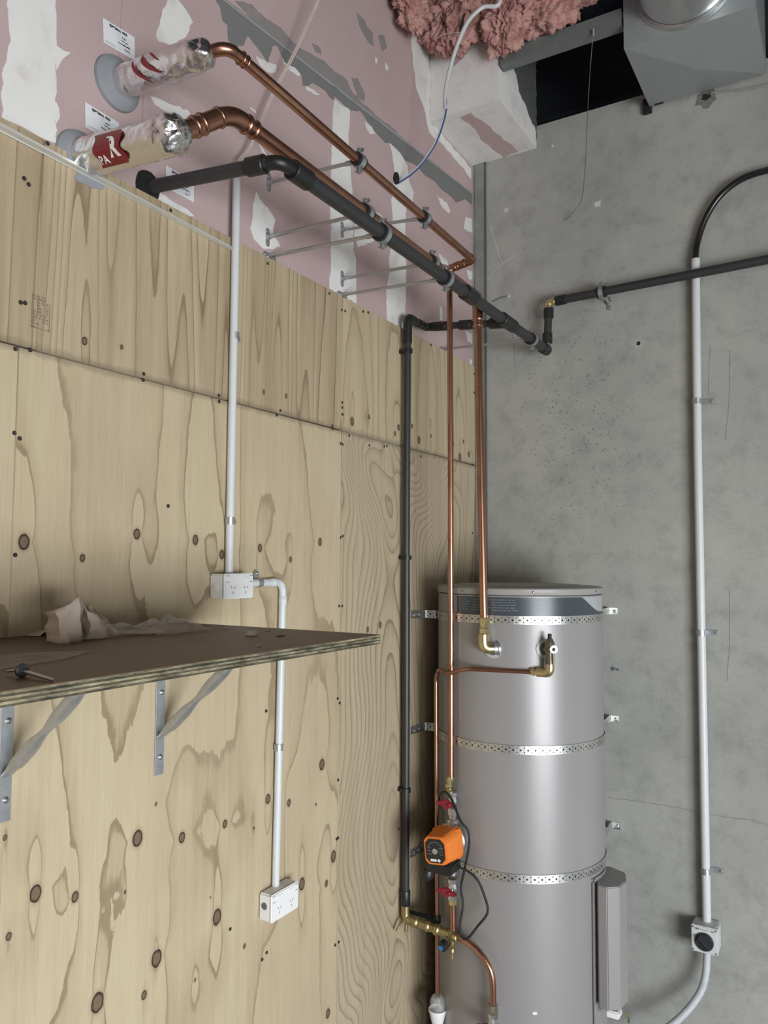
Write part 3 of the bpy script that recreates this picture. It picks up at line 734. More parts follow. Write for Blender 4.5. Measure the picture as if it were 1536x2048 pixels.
MB().prism(jag([(0.10, 4.02), (0.145, 4.045), (0.185, 4.075), (0.155, 4.072), (0.12, 4.045)], 0.004, 0.02, R), face, 0.0012, 0.0022).build('bare_board', M['pink'], t, smooth=False)
MB().prism(jag([(0.16, 4.12), (0.175, 4.08), (0.215, 4.10), (0.225, 4.17), (0.245, 4.25), (0.12, 4.25)], 0.005, 0.03, R), face, 0.0012, 0.0022).build('bare_board', M['pink'], t, smooth=False)
MB().prism(jag([(0.305, -0.4114, 4.0322)[1:], (0.305, -0.3186, 4.0362)[1:], (0.305, -0.2446, 4.0295)[1:], (0.305, -0.2164, 3.9671)[1:], (0.305, -0.1324, 3.9506)[1:], (0.305, -0.0707, 3.9181)[1:], (0.305, -0.0068, 3.8988)[1:], (-0.004, 3.86), (-0.004, 4.5), (-0.43, 4.5)], 0.008, 0.02, R), side, 0.0005, 0.0015).build('sealant_edge', simple('grey_joint_smear', (0.09, 0.09, 0.088), 0.8, var=0.35, scale=40), t, smooth=False)
# feathered plaster where it meets the left wall
MB().prism(jag([(-0.62, 4.55), (-0.455, 4.55), (-0.44, 3.82), (-0.02, 3.80), (-0.02, 3.75), (-0.10, 3.765), (-0.30, 3.775), (-0.44, 3.77), (-0.50, 3.86), (-0.56, 3.90), (-0.60, 4.05)], 0.006, 0.03, R), LEFT, W + 0.006, W + 0.0075).build('plaster_feather', M['plaster'], t, smooth=False)

# ------------------------------------------------------------------ insulation hanging over the joist
def wool(name, label, blobs, seed, group):
    bm = bmesh.new(); c0 = Vector(blobs[0][0])
    for (c, d) in blobs:
        g = bmesh.ops.create_icosphere(bm, subdivisions=6, radius=1.0)
        for v in g['verts']:
            p = v.co.copy()
            q = Vector((p.x * d[0], p.y * d[1], p.z * d[2])) + Vector(c)
            w = q * 13 + Vector((seed, 0, 0))
            n1 = noise.fractal(w, 0.9, 2.1, 4)
            w2 = Vector((q.x * 46 + n1 * 2, q.y * 46, q.z * 15 + n1)) 
            n2 = noise.ridged_multi_fractal(w2, 0.9, 2.2, 3, 1.0, 2.0)
            v.co = q + p.normalized() * (n1 * 0.040 + (n2 - 1.1) * 0.024 + noise.noise(q * 90) * 0.006) - c0
    me = bpy.data.meshes.new(name); bm.to_mesh(me); bm.free()
    me.materials.append(M['wool'])
    me.polygons.foreach_set('use_smooth', [True] * len(me.polygons))
    o = bpy.data.objects.new(name, me); COL.objects.link(o); o.location = c0
    tag(o, label, 'insulation', group)
    return o
wool('insulation_batt', 'torn pink insulation batt drooping in front of the white bulkhead', [((0.13, -0.52, 4.18), (0.13, 0.07, 0.16)), ((0.20, -0.50, 4.28), (0.14, 0.10, 0.20))], 3, 'pink insulation batts')
wool('insulation_batt', 'pink insulation batt lying over the grey joist left of the duct box', [((0.50, -0.47, 4.15), (0.235, 0.09, 0.14)), ((0.56, -0.45, 4.24), (0.19, 0.10, 0.15)), ((0.36, -0.50, 4.13), (0.10, 0.08, 0.16))], 8, 'pink insulation batts')
wool('insulation_batt', 'deep pink scrap of insulation hanging against the upper left wall', [((0.06, -0.74, 4.14), (0.05, 0.11, 0.11))], 14, 'pink insulation batts')
# loose strand
tag(MB().tube(spline([(0.10, -0.60, 4.05), (0.14, -0.60, 4.055), (0.19, -0.59, 4.05), (0.22, -0.58, 4.045)], 5), 0.0015, 6).build('straw_strand', M['cable_pink']), 'thin pale strand sticking out of the insulation in front of the batt', 'strand')

# ------------------------------------------------------------------ air duct box
t = thing('duct_box', 'grey sheet metal duct box with round spigot at the top right', 'duct', (1.03, -0.24, 3.852))
x0, x1, ya, yb, z0, z1 = 0.805, 1.245, -0.450, -0.022, 3.852, 4.30
P = [V(x0, ya, z0), V(x1, ya, z0), V(x1, yb, z0), V(x0, yb, z0)]
Q = [V(x0, ya, z1), V(x1, ya, z1), V(x1, yb, z1), V(x0, yb, z1)]
c = V((x0 + x1) / 2, (ya + yb) / 2, z0 - 0.030)       # cross broken bottom sheet
MB().add(P + [c], [(0, 1, 4), (1, 2, 4), (2, 3, 4), (3, 0, 4)]).build('bottom_sheet', M['duct'], t, smooth=False)
MB().add(P + Q, [(0, 1, 5, 4), (1, 2, 6, 5), (2, 3, 7, 6), (3, 0, 4, 7), (4, 5, 6, 7)]).build('side_sheet', M['duct'], t, smooth=False)
sx, sz, sr = 1.030, 4.030, 0.165
MB().lathe([(sr, 0), (sr, 0.5), (sr - 0.004, 0.5), (sr - 0.004, 0)], (sx, ya - 0.001, sz), (0, -1, 0), 48, caps=False).build('spigot', M['duct_bright'], t)
MB().lathe([(sr + 0.001, 0), (sr + 0.016, 0.0), (sr + 0.012, 0.012), (sr + 0.001, 0.014)], (sx, ya - 0.001, sz), (0, -1, 0), 48, caps=False).build('flange', M['duct_bright'], t)
MB().box((x1 - 0.035, ya - 0.006, 4.05), (0.006, 0.012, 0.3)).build('seam', M['duct_bright'], t, smooth=False)
MB().box((x1 - 0.002, -0.24, z0 + 0.015), (0.012, 0.40, 0.03)).build('edge_fold', M['duct'], t, smooth=False)
# packer and shim holding the box at the wall head
t = thing('dark_packer', 'small black packer under the back corner of the duct box', 'packer', (0.80, -0.012, 3.83))
MB().box((0.795, -0.012, 3.862), (0.034, 0.020, 0.062)).build('block', M['rubber'], t, bevel=0.002)
MB().box((0.845, -0.030, 3.849), (0.035, 0.008, 0.004)).build('shim', M['rubber'], t, smooth=False)
# thin drain tube along the wall at the top right
tag(MB().tube(spline([(1.0428, -0.012, 3.842), (1.0949, -0.012, 3.836), (1.1854, -0.012, 3.8175), (1.3251, -0.012, 3.8089)], 8), 0.0035, 8).build('thin_tube', simple('beige_tube', (0.30, 0.27, 0.24), 0.5)), 'thin beige tube running right from the hole under the duct box', 'tube')
# hanging wire from the joist
t = thing('hanging_wire', 'thin dark wire hanging from the joist down the grey wall', 'wire', (0.68, -0.455, 3.98))
MB().tube(spline([(0.6961, -0.46, 3.9578), (0.6663, -0.4, 3.8645), (0.6263, -0.3, 3.7692), (0.5732, -0.16, 3.6214), (0.5273, -0.06, 3.5135), (0.4872, -0.03, 3.4797), (0.4359, -0.01, 3.4499)], 8), 0.0014, 6).build('strand', simple('dark_wire', (0.09, 0.09, 0.09), 0.5), t)
MB().cyl((0.6967, -0.462, 3.9603), (0.6944, -0.455, 3.9378), 0.004).build('fixing', M['galv'], t)

# ------------------------------------------------------------------ stickers on the pink wall
def sticker(label, c00, c10, c01):
    """c00 bottom-left, c10 bottom-right, c01 top-left as (y, z)"""
    o = V(W + 0.0012, c00[0], c00[1])
    U = V(0, c10[0] - c00[0], c10[1] - c00[1]); Vv = V(0, c01[0] - c00[0], c01[1] - c00[1])
    w, h = U.length, Vv.length
    t = thing('warning_sticker', label, 'sticker', o, 'fire stopping stickers')
    fr = (o, U / w, Vv / h, V(1, 0, 0))
    MB().prism([(0, 0), (w, 0), (w, h), (0, h)], fr, 0, 0.0005).build('paper_sheet', M['paper_white'], t, smooth=False)
    pl = lambda u, v, n: o + U / w * u + Vv / h * v + V(1, 0, 0) * (0.0008 + n)
    text_obj('OPTIMAL FIRE', h * 0.145, lambda u, v, n: pl(w * 0.20 + u, h * 0.82 + v, n), M['ink'], 'heading', t, bold=0.0003)
    mb = MB()
    mb.prism([(w * .10 + w * .26 * 1 * .5 + .004 * math.cos(a), h * .875 + .0045 * math.sin(a)) for a in [2 * PI * i / 10 for i in range(10)]], fr, 0.0005, 0.0007)
    rr = random.Random(int(abs(c00[0]) * 1000))
    for row in range(9):                       # form lines and small print
        v = h * (0.74 - row * 0.078)
        mb.prism([(w * .42, v), (w * rr.uniform(.62, .93), v), (w * .9, v + .0007), (w * .42, v + .0007)], fr, 0.0005, 0.0006)
    for u0 in (.05, .05):
        for row in range(2):
            v = h * (0.08 + 0.05 * row)
            mb.prism([(w * u0, v), (w * .38, v), (w * .38, v + .0006), (w * u0, v + .0006)], fr, 0.0005, 0.0006)
    mb.build('small_print', M['ink_grey'], t, smooth=False, kind='stuff')
    mb = MB()                                  # handwriting: short pen strokes
    for (u, v, k) in ((.58, .64, 3), (.55, .50, 5), (.46, .36, 8), (.66, .20, 4), (.62, .36, 5)):
        x = u
        for i in range(k):
            a = pl(w * x, h * (v + rr.uniform(-.02, .03)), 0); b = pl(w * (x + .035), h * (v + rr.uniform(-.03, .04)), 0)
            mb.tube([a, b], 0.0011, 5); x += .045
    mb.build('handwriting', M['ink'], t, kind='stuff')
    return t
sticker('white fire label on pink wall above the upper foil wrapped pipe', (-2.1033, 3.1788), (-2.0084, 3.1875), (-2.1067, 3.2375))
sticker('white fire label on pink wall between the two foil wrapped pipes', (-2.1462, 2.9496), (-2.0484, 2.9481), (-2.1496, 3.0077))
sticker('white fire label partly hidden behind the black pipe near the wall', (-1.8979, 2.9112), (-1.7978, 2.9122), (-1.8996, 2.969))

# ------------------------------------------------------------------ helpers for pipework
def couple(mb, c, axis, r, L, lip=0.002):
    a = Vector(axis).normalized(); c = Vector(c)
    mb.lathe([(r, -L / 2), (r + lip, -L / 2 + 0.002), (r + lip, L / 2 - 0.002), (r, L / 2)], c, a, 20)
    return mb

def bead(parent, c, axis, r, w=0.006, h=0.0028, mat='copper', name='joint_bead'):
    MB().lathe([(r, -w / 2), (r + h * .8, -w / 4), (r + h, 0), (r + h * .8, w / 4), (r, w / 2)], Vector(c), Vector(axis), 20).build(name, M[mat], parent)

def lagging(parent, a, b, r, seed, crush):
    """foil wrapped insulation between a and b, crumpled shut round the pipe at b"""
    a, b = V(a), V(b); ax = (b - a).normalized(); L = (b - a).length
    up = V(0, 0, 1); e1 = ax.cross(up).normalized(); e2 = e1.cross(ax)
    n, seg = 60, 56; vs = []
    for i in range(n + 1):
        s = i / n; h = L * s
        rr = r
        if s > 1 - crush:
            q = (s - (1 - crush)) / crush
            rr = r * (1 - 0.62 * q ** 2.2)
        for k in range(seg):
            an = 2 * PI * k / seg
            dirv = e1 * math.cos(an) + e2 * math.sin(an)
            p = dirv * rr + ax * h
            am = 0.0028 + 0.010 * max(0, (s - 0.78) / 0.22) 
            nz = noise.fractal(p * 38 + V(seed, 0, 0), 1.0, 2.0, 3)
            cr = abs(noise.noise(p * 26 + V(0, seed, 0)))
            vs.append(a + ax * h + dirv * (rr + nz * am - cr * am * 0.8))
    fs = [(i * seg + k, i * seg + (k + 1) % seg, (i + 1) * seg + (k + 1) % seg, (i + 1) * seg + k) for i in range(n) for k in range(seg)]
    fs += [tuple(range(seg - 1, -1, -1)), tuple(n * seg + k for k in range(seg))]
    o = MB().add(vs, fs).build('foil_lagging', M['foil'], parent)
    return a, ax, e1, e2

def seal_collar(parent, c, r, mat):
    prof = [(r, 0.0), (r * 0.97, 0.008), (r * 0.80, 0.016), (r * 0.6, 0.020)]
    MB().lathe(prof, c, (1, 0, 0), 40).build('seal_collar', mat, parent)

# ------------------------------------------------------------------ upper copper pipe: wall -> along -> drop
t = thing('copper_pipe', 'upper copper pipe with foil lagging at the wall, dropping to the orange pump', 'pipe', (-0.017, -2.0579, 3.1011))
cu_up = t
fa, fb = V((-0.017, -2.0579, 3.1011)), V((0.285, -2.052, 3.0836))
a, ax, e1, e2 = lagging(t, fa, fb, 0.037, 1.0, 0.16)
seal_collar(t, (-0.017, -2.0609, 3.0995), 0.066, M['sealant_blue'])
# printed swirl on the foil
def on_foil(s, ang, r, n=0.0): return a + ax * s + (e1 * math.cos(ang) + e2 * math.sin(ang)) * (r + n)
def stroke(parent, pts, w, r, mat, name):
    """flat printed stroke on the foil: pts = (along, angle, half width)"""
    vs, fs = [], []
    for s, an, hw in pts:
        vs += [on_foil(s - hw, an, r, 0.0035), on_foil(s + hw, an, r, 0.0035)]
    n = len(pts)
    fs = [(2 * i, 2 * i + 1, 2 * i + 3, 2 * i + 2) for i in range(n - 1)]
    MB().add(vs, fs).build(name, mat, parent)
# e1 points towards -y or +y depending on the axis; camera sees the lower side
sgn = -1 if e1.y > 0 else 1
def camang(d): return math.radians(d) if sgn > 0 else math.radians(180 - d)
sw1 = [(0.150 + 0.030 * math.sin(q * PI), camang(20 - 95 * q), 0.002 + 0.006 * math.sin(q * PI)) for q in np.linspace(0, 1, 14)]
sw1 = [(0.095 + 0.045 * q * q, camang(15 - 85 * q), 0.001 + 0.005 * math.sin(q * PI)) for q in np.linspace(0, 1, 14)]
sw2 = [(0.125 + 0.055 * q * q, camang(25 - 80 * q), 0.001 + 0.008 * math.sin(q * PI)) for q in np.linspace(0, 1, 14)]
sw3 = [(0.145 + 0.03 * q, camang(28 - 40 * q), 0.001 + 0.004 * math.sin(q * PI)) for q in np.linspace(0, 1, 10)]
for k, sw in enumerate((sw1, sw2, sw3)): stroke(t, sw, 0, 0.037, M['print_red'], 'foil_print')
c1, c2, c3 = V((0.311, -2.0306, 3.0977)), V((0.311, -0.7104, 3.06)), None
pt = fillet([fb - ax * 0.03, c1, lerp(c1, c2, 0.2)], 0.04, 8)
MB().tube(pt[:9], 0.0145, 18).build('elbow', M['copper'], t)
MB().tube([pt[8], c2 + (c2 - c1).normalized() * 0.0], 0.0132, 18).build('straight_pipe', M['copper'], t)
dv = (c2 - c1).normalized()
bead(t, c1 + dv * 0.045, dv, 0.0145); bead(t, c1 + dv * 0.060, dv, 0.0138)
h1 = V((0.2197, -0.72, 3.0405)); bt = V((0.226, -0.722, 1.1799))
MB().tube(fillet([c2 - dv * 0.03, c2, lerp(c2, h1, 0.98)], 0.024, 8), 0.0150, 18).build('elbow', M['copper'], t)
hv = (h1 - c2).normalized()
bead(t, lerp(c2, h1, 0.35), hv, 0.0145); bead(t, lerp(c2, h1, 0.72), hv, 0.0145); bead(t, lerp(c2, h1, 0.62), hv, 0.014)
MB().tube(fillet([lerp(c2, h1, 0.6), h1, h1 - V(0, 0, 0.06)], 0.024, 8), 0.0140, 18).build('elbow', M['copper'], t)
MB().tube([h1 - V(0, 0, 0.03), lerp(h1, bt, 0.33) + V(0.0025, 0, 0), lerp(h1, bt, 0.66) + V(0.0015, 0, 0), bt], 0.0108, 18).build('drop_pipe', M['copper'], t)

# ------------------------------------------------------------------ lower copper pipe: wall -> along -> hot outlet
t = thing('copper_pipe', 'thicker lower copper pipe with foil lagging, dropping to the brass elbow on the tank', 'pipe', (-0.017, -2.157, 2.8683))
fa, fb = V((-0.017, -2.1543, 2.8695)), V((0.31, -2.152, 2.8408))
a, ax, e1, e2 = lagging(t, fa, fb, 0.042, 5.0, 0.12)
seal_collar(t, (-0.017, -2.1569, 2.866), 0.066, M['sealant_blue'])
# red printed panel with white lettering, curved round the foil
n, sg, vs = 12, 10, []
for i in range(n + 1):
    for k in range(sg + 1):
        s_ = 0.098 + 0.085 * i / n + 0.006 * math.sin(k)
        vs.append(on_foil(s_, camang(18 - 92 * k / sg), 0.042, 0.0036))
MB().add(vs, [(i * (sg + 1) + k, i * (sg + 1) + k + 1, (i + 1) * (sg + 1) + k + 1, (i + 1) * (sg + 1) + k) for i in range(n) for k in range(sg)]).build('red_print', M['print_red'], t)
def wrap(s0, d0, rr):
    return lambda u, v, nn: on_foil(s0 + u, camang(d0 + math.degrees(v / rr)), rr, 0.0045 + nn)
text_obj('R', 0.052, wrap(0.140, -48, 0.042), M['print_white'], 'foil_lettering', t, 0.0002, 0.0018)
text_obj('PA', 0.024, wrap(0.104, -62, 0.042), M['print_white'], 'foil_lettering', t, 0.0002, 0.0004)
c1, c2 = V((0.335, -2.0415, 2.9309)), V((0.335, -0.7247, 2.9126)); dv = (c2 - c1).normalized()
st = fb - ax * 0.03
MB().tube(fillet([st, lerp(st, c1, 0.5), c1, c1 + dv * 0.2], 0.055, 8)[:-1], 0.0205, 20).build('elbow', M['copper'], t)
ev = (c1 - st).normalized()
for f in (0.35, 0.47): bead(t, lerp(st, c1, f), ev, 0.0205, 0.012, 0.004)
bead(t, lerp(st, c1, 0.78), ev, 0.0205, 0.008, 0.003); bead(t, c1 + dv * 0.05, dv, 0.0205, 0.010, 0.003); bead(t, c1 + dv * 0.075, dv, 0.020, 0.010, 0.0025)
MB().tube([c1 + dv * 0.04, c2], 0.0178, 20).build('straight_pipe', M['copper'], t)
bt = V((0.3743, -0.765, 1.746)); c2b = V(c2.x, c2.y, c2.z)
dn = (bt - c2b).normalized()
MB().tube(fillet([c2 - dv * 0.06, c2, c2 + dn * 0.08], 0.035, 8), 0.0190, 20).build('elbow', M['copper'], t)
bead(t, c2 + dn * 0.085, dn, 0.0185, 0.010, 0.003); bead(t, c2 + dn * 0.11, dn, 0.0175, 0.008, 0.003)
MB().tube([c2 + dn * 0.05, c2 + dn * 0.12, c2 + dn * 0.121, bt], [0.0175, 0.0175, 0.0142, 0.0142], 20).build('drop_pipe', M['copper'], t)
# brass union and elbow into the tank
be = V((0.3743, -0.77, 1.6518))
mb = MB(); mb.lathe([(0.013, 0.0), (0.017, -0.004), (0.017, -0.026), (0.0145, -0.03), (0.0145, -0.036), (0.0185, -0.040), (0.0185, -0.062), (0.0165, -0.066)], bt + V(0, 0, 0.014), (0, 0, 1), 6)
mb.build('union_nut', M['brass'], t)
MB().tube(fillet([V(be.x, be.y, bt.z - 0.045), be, be + V(0.035, 0.028, 0)], 0.026, 8), 0.0188, 20).build('brass_elbow', M['brass'], t)
MB().lathe([(0.0205, 0), (0.0205, 0.012), (0.024, 0.014), (0.024, 0.02)], be + V(0.028, 0.020, 0), (0.78, 0.62, 0), 24).build('thread_ring', M['galv'], t)

# ------------------------------------------------------------------ black pipe: wall -> along -> up the concrete wall -> right
t = thing('black_pipe', 'thick black plastic pipe slung below the copper pipes and turning along the grey wall', 'pipe', (-0.017, -1.9572, 2.886))
p0 = V((-0.017, -1.9619, 2.8827)); c1 = V((0.385, -1.9316, 2.859)); c2 = V((0.385, -0.1145, 2.8534))
ax1 = (c1 - p0).normalized(); ax2 = (c2 - c1).normalized()
MB().tube([p0, c1 - ax1 * 0.03], 0.0165, 20).build('stub_pipe', M['black_pipe'], t)
prof = jag([(0.042 * math.cos(2 * PI * i / 18) * 0.85, 0.042 * math.sin(2 * PI * i / 18)) for i in range(18)], 0.004, 0.01, R)
MB().prism(prof, (p0, V(0, 1, 0), V(0, 0, 1), V(1, 0, 0)), 0, 0.012).build('wall_seal', M['rubber'], t, bevel=0.002)
MB().tube(fillet([c1 - ax1 * 0.06, c1, c1 + ax2 * 0.06], 0.035, 8), 0.0165, 20).build('elbow', M['black_fit'], t)
mb = MB(); couple(mb, c1 - ax1 * 0.065, ax1, 0.020, 0.050); mb.build('socket', M['black_fit'], t)
mb = MB(); couple(mb, c1 + ax2 * 0.075, ax2, 0.0225, 0.065); mb.build('socket', M['black_fit'], t)
MB().tube([c1 + ax2 * 0.05, c2 - ax2 * 0.02], 0.0192, 22).build('long_run', M['black_pipe'], t)
def along_black(px_y): return c1 + ax2 * ((px_y - c1.y) / ax2.y)
yA = (0.385, -0.9073, 2.8633)[1]; yT = (0.385, -0.5608, 2.8643)[1]; yT0 = (0.385, -0.6815, 2.8685)[1]
mb = MB(); couple(mb, along_black(yA), ax2, 0.0228, 0.075, 0.003); mb.build('socket', M['black_fit'], t)
mb = MB(); couple(mb, along_black(yT), ax2, 0.0228, 0.12, 0.002); mb.build('tee_fitting', M['black_fit'], t)
e = c2 + ax2 * 0.0
v0 = V((0.3727, -0.072, 2.874)); v1 = V((0.3789, -0.072, 3.0758))
mb = MB(); couple(mb, c2 - ax2 * 0.03, ax2, 0.022, 0.05); mb.build('socket', M['black_fit'], t)
MB().tube(fillet([c2 - ax2 * 0.01, V(v0.x, v0.y, c2.z), v0 + V(0, 0, 0.055)], 0.02, 6), 0.0150, 16).build('brass_elbow', M['brass'], t)
MB().tube([v0 + V(0, 0, 0.02), v1 - V(0, 0, 0.02)], 0.0165, 18).build('riser', M['black_pipe'], t)
mb = MB(); couple(mb, v0 + V(0, 0, 0.045), (0, 0, 1), 0.0195, 0.045); mb.build('socket', M['black_fit'], t)
mb = MB(); couple(mb, v1 - V(0, 0, 0.048), (0, 0, 1), 0.0195, 0.045); mb.build('socket', M['black_fit'], t)
r1 = V((1.2371, -0.072, 3.0962)); rv = (r1 - v1).normalized()
MB().tube(fillet([v1 - V(0, 0, 0.035), v1, v1 + rv * 0.04], 0.02, 6), 0.0155, 16).build('brass_elbow', M['brass'], t)
bead(t, v1 + rv * 0.028, rv, 0.0165, 0.010, 0.003, 'brass', 'brass_lip'); bead(t, v1 - V(0, 0, 0.024), (0, 0, 1), 0.016, 0.010, 0.003, 'brass', 'brass_lip')
mb = MB(); couple(mb, v1 + rv * 0.055, rv, 0.0195, 0.045); mb.build('socket', M['black_fit'], t)
MB().tube([v1 + rv * 0.05, v1 + rv * 1.6], 0.0178, 20).build('wall_run', M['black_pipe'], t)
TEE = along_black(yT)

# branch from the tee back to the wall and down to the tank valves
t = thing('black_drop_pipe', 'black plastic branch pipe dropping down the plywood to the brass valves', 'pipe', (0.03, -0.69, 0.69))
b1 = V((0.036, -0.5066, 2.8904)); b1.y = TEE.y
b2 = V((0.034, -0.6717, 2.8833))
vt = V((0.034, -0.7068, 2.7623)); vb = V((0.03, -0.7014, 0.6847))
b2.y = vt.y; b2.x = vt.x; b2.z = max(b2.z, b1.z)
bx_ = (b1 - TEE).normalized(); by_ = (b2 - b1).normalized()
MB().tube(fillet([TEE + bx_ * 0.02, b1, b2, V(b2.x, b2.y, b2.z - 0.12)], 0.030, 8), 0.0135, 18).build('branch_pipe', M['black_pipe'], t)
for f, L_, rr in ((0.09, 0.08, 0.0195), (0.36, 0.05, 0.0165), (0.50, 0.05, 0.0170), (0.82, 0.06, 0.0165)):
    mb = MB(); couple(mb, lerp(TEE, b1, f), bx_, rr, L_); mb.build('socket', M['black_fit'], t)
MB().tube(fillet([lerp(TEE, b1, 0.92), b1, lerp(b1, b2, 0.45)], 0.035, 8), 0.0165, 18).build('elbow', M['black_fit'], t)
MB().tube(fillet([lerp(b1, b2, 0.65), b2, b2 - V(0, 0, 0.10)], 0.035, 8), 0.0175, 18).build('elbow', M['black_fit'], t)
MB().tube([b2 - V(0, 0, 0.08), lerp(vt, vb, 0.02), lerp(vt, vb, 0.3) + V(0, -0.004, 0), lerp(vt, vb, 0.7), vb], 0.0137, 18).build('drop_pipe', M['black_pipe'], t)
mb = MB(); couple(mb, vb + V(0, 0, 0.03), (0, 0, 1), 0.0165, 0.055, 0.0012); mb.build('socket', M['black_fit'], t)
for q in ((0.034, -0.7068, 2.7584), (0.032, -0.7059, 1.9661), (0.031, -0.706, 1.1046)):
    mb = MB(); mb.ring(q, (0, 0, 1), 0.0125, 0.0195, 0.016); mb.box((0.009, q[1], q[2]), (0.018, 0.014, 0.014)); mb.build('pipe_clip', M['black_fit'], t)

# ------------------------------------------------------------------ hangers: rods from the wall to split clips
def hanger(label, base, centre, axis, r, plate_rot, group='pipe hanger rods', normal=(1, 0, 0), wallgap=None):
    base, centre, axis = V(base), V(centre), V(axis).normalized()
    nrm = V(normal)
    t = thing('pipe_hanger', label, 'hanger', base, group)
    dv = (centre - base).normalized()
    end = centre - dv * (r + 0.006)
    MB().tube([base + nrm * 0.004, end], 0.0054, 12).build('rod', M['rod'], t)
    mb = MB(); mb.cyl(end - dv * 0.025, end + dv * 0.001, 0.0075, seg=8); mb.build('nut', M['galv'], t)
    # slotted base plate
    pts = [(0.0085 * math.cos(q), 0.020 * (1 if q < PI else -1) + 0.0085 * math.sin(q)) for q in np.linspace(0, 2 * PI, 20, endpoint=False)]
    U, Vv = (V(0, 1, 0), V(0, 0, 1)) if abs(nrm.x) > 0.5 else (V(1, 0, 0), V(0, 0, 1))
    if plate_rot: U, Vv = Vv * -1, U
    plate = MB().prism(pts, (base, U, Vv, nrm), 0.0003, 0.0036).build('base_plate', M['rod'], t)
    MB().lathe([(0.009, 0.003), (0.008, 0.010), (0.006, 0.016)], base, nrm, 12).build('rod_boss', M['galv'], plate)
    for s in (-1, 1): MB().lathe([(0.0045, 0.003), (0.004, 0.006)], base + Vv * 0.019 * s, nrm, 8).build('screw_head', M['galv'], plate)
    MB().ring(centre, axis, r - 0.0005, r + 0.0055, 0.036, 28).build('rubber_liner', M['rubber'], t)
    up = V(0, 0, 1); up = (up - axis * up.dot(axis)).normalized(); out = axis.cross(up)
    mb = MB(); mb.ring(centre, axis, r + 0.0053, r + 0.0083, 0.018, 28)
    band = mb.build('clip_band', M['galv'], t)
    rot = Matrix((axis, up, out)).transposed()
    for s in (-1, 1):
        mb = MB()
        for w in (-0.003, 0.003): mb.box(centre + up * s * (r + 0.015) + out * w, (0.015, 0.017, 0.0024), rot)
        mb.build('clip_lug', M['galv'], band, smooth=False, kind='stuff')
        q = centre + up * s * (r + 0.017)
        MB().lathe([(0.0028, -0.012), (0.0028, 0.008), (0.005, 0.008), (0.005, 0.013)], q, out, 8).build('clip_bolt', M['steel_screw'], band)
    return t
def on_line(a, b, y): a, b = V(a), V(b); return lerp(a, b, (y - a.y) / (b.y - a.y))
CU = ((0.311, -2.0306, 3.0977), (0.311, -0.7104, 3.06)); CL = ((0.335, -2.0415, 2.9309), (0.335, -0.7247, 2.9126)); BK = ((0.385, -1.9316, 2.859), (0.385, -0.1145, 2.8534))
for base, ln, r, rot, lab in (
    ((-0.017, -1.4867, 3.1018), CU, 0.0132, 0, 'left hanger rod holding the upper copper pipe off the pink wall'),
    ((-0.017, -1.0894, 3.1027), CU, 0.0132, 0, 'right hanger rod holding the upper copper pipe in front of the white plaster stripe'),
    ((-0.017, -1.4899, 2.9287), CL, 0.0178, 0, 'left hanger rod under the lower copper pipe with plate on the white plaster blob'),
    ((-0.017, -1.0867, 2.9291), CL, 0.0178, 0, 'right hanger rod under the lower copper pipe with plate on the plaster stripe'),
    ((-0.017, -1.4792, 2.8735), BK, 0.0192, 1, 'left hanger rod of the thick black pipe fixed at the plywood top edge'),
    ((-0.017, -1.0859, 2.8727), BK, 0.0192, 1, 'middle hanger rod of the thick black pipe beside the plywood seam'),
    ((-0.017, -0.3056, 2.8672), BK, 0.0192, 1, 'farthest hanger rod of the thick black pipe near the concrete corner')):
    c = on_line(ln[0], ln[1], base[1])
    hanger(lab, base, c, V(ln[1]) - V(ln[0]), r, rot)
q = v1 + rv * (((0.6086, -0.072, 3.0732)[0] - v1.x) / rv.x)
hanger('short hanger clip fixing the black pipe to the grey concrete wall', (q.x + 0.012, -0.0005, q.z - 0.03), q, rv, 0.0178, 0, 'pipe hanger rods', (0, -1, 0))

# ------------------------------------------------------------------ hot water tank
TX, TY, TR = 0.372, -0.425, 0.310
t = tank = thing('water_heater', 'tall grey hot water cylinder standing in the corner', 'water heater', (TX, TY, 0.0))
MB().lathe([(TR - 0.01, 0.02), (TR, 0.03), (TR, 1.832), (TR - 0.004, 1.834)], (TX, TY, 0), (0, 0, 1), 128).build('cylinder_body', M['tank'], t)
mb = MB().lathe([(TR + 0.001, 1.836), (TR + 0.0025, 1.838), (TR + 0.0025, 1.856), (TR - 0.002, 1.860), (TR - 0.012, 1.861), (0.24, 1.861), (0.235, 1.866), (0.10, 1.868), (0.001, 1.868)], (TX, TY, 0), (0, 0, 1), 128); lid = mb.build('lid', M['tank_lid'], t)
MB().lathe([(TR - 0.006, 1.830), (TR - 0.006, 1.838)], (TX, TY, 0), (0, 0, 1), 128, caps=False).build('lid_seam', M['slot'], t)
MB().lathe([(TR - 0.03, 0.0), (TR - 0.03, 0.03)], (TX, TY, 0), (0, 0, 1), 48).build('base_ring', M['slot'], t)
def on_tank(ang, z, d=0.0): return V(TX + (TR + d) * math.cos(ang), TY + (TR + d) * math.sin(ang), z)
def tank_patch(name, a0, a1, zlo, zhi, mat, d=0.0006, n=40):
    vs, fs = [], []
    for i in range(n + 1):
        u = i / n; an = a0 + (a1 - a0) * u
        vs += [on_tank(an, zlo(u) if callable(zlo) else zlo, d), on_tank(an, zhi(u) if callable(zhi) else zhi, d)]
    fs = [(2 * i, 2 * i + 2, 2 * i + 3, 2 * i + 1) for i in range(n)]
    o = MB().add(vs, fs).build(name, mat, tank)
    return o
deg = math.radians
A0, A1 = deg(-114), deg(8)
tank_patch('label_light', A0, A1, 1.765, 1.828, M['label_light'], 0.0005)
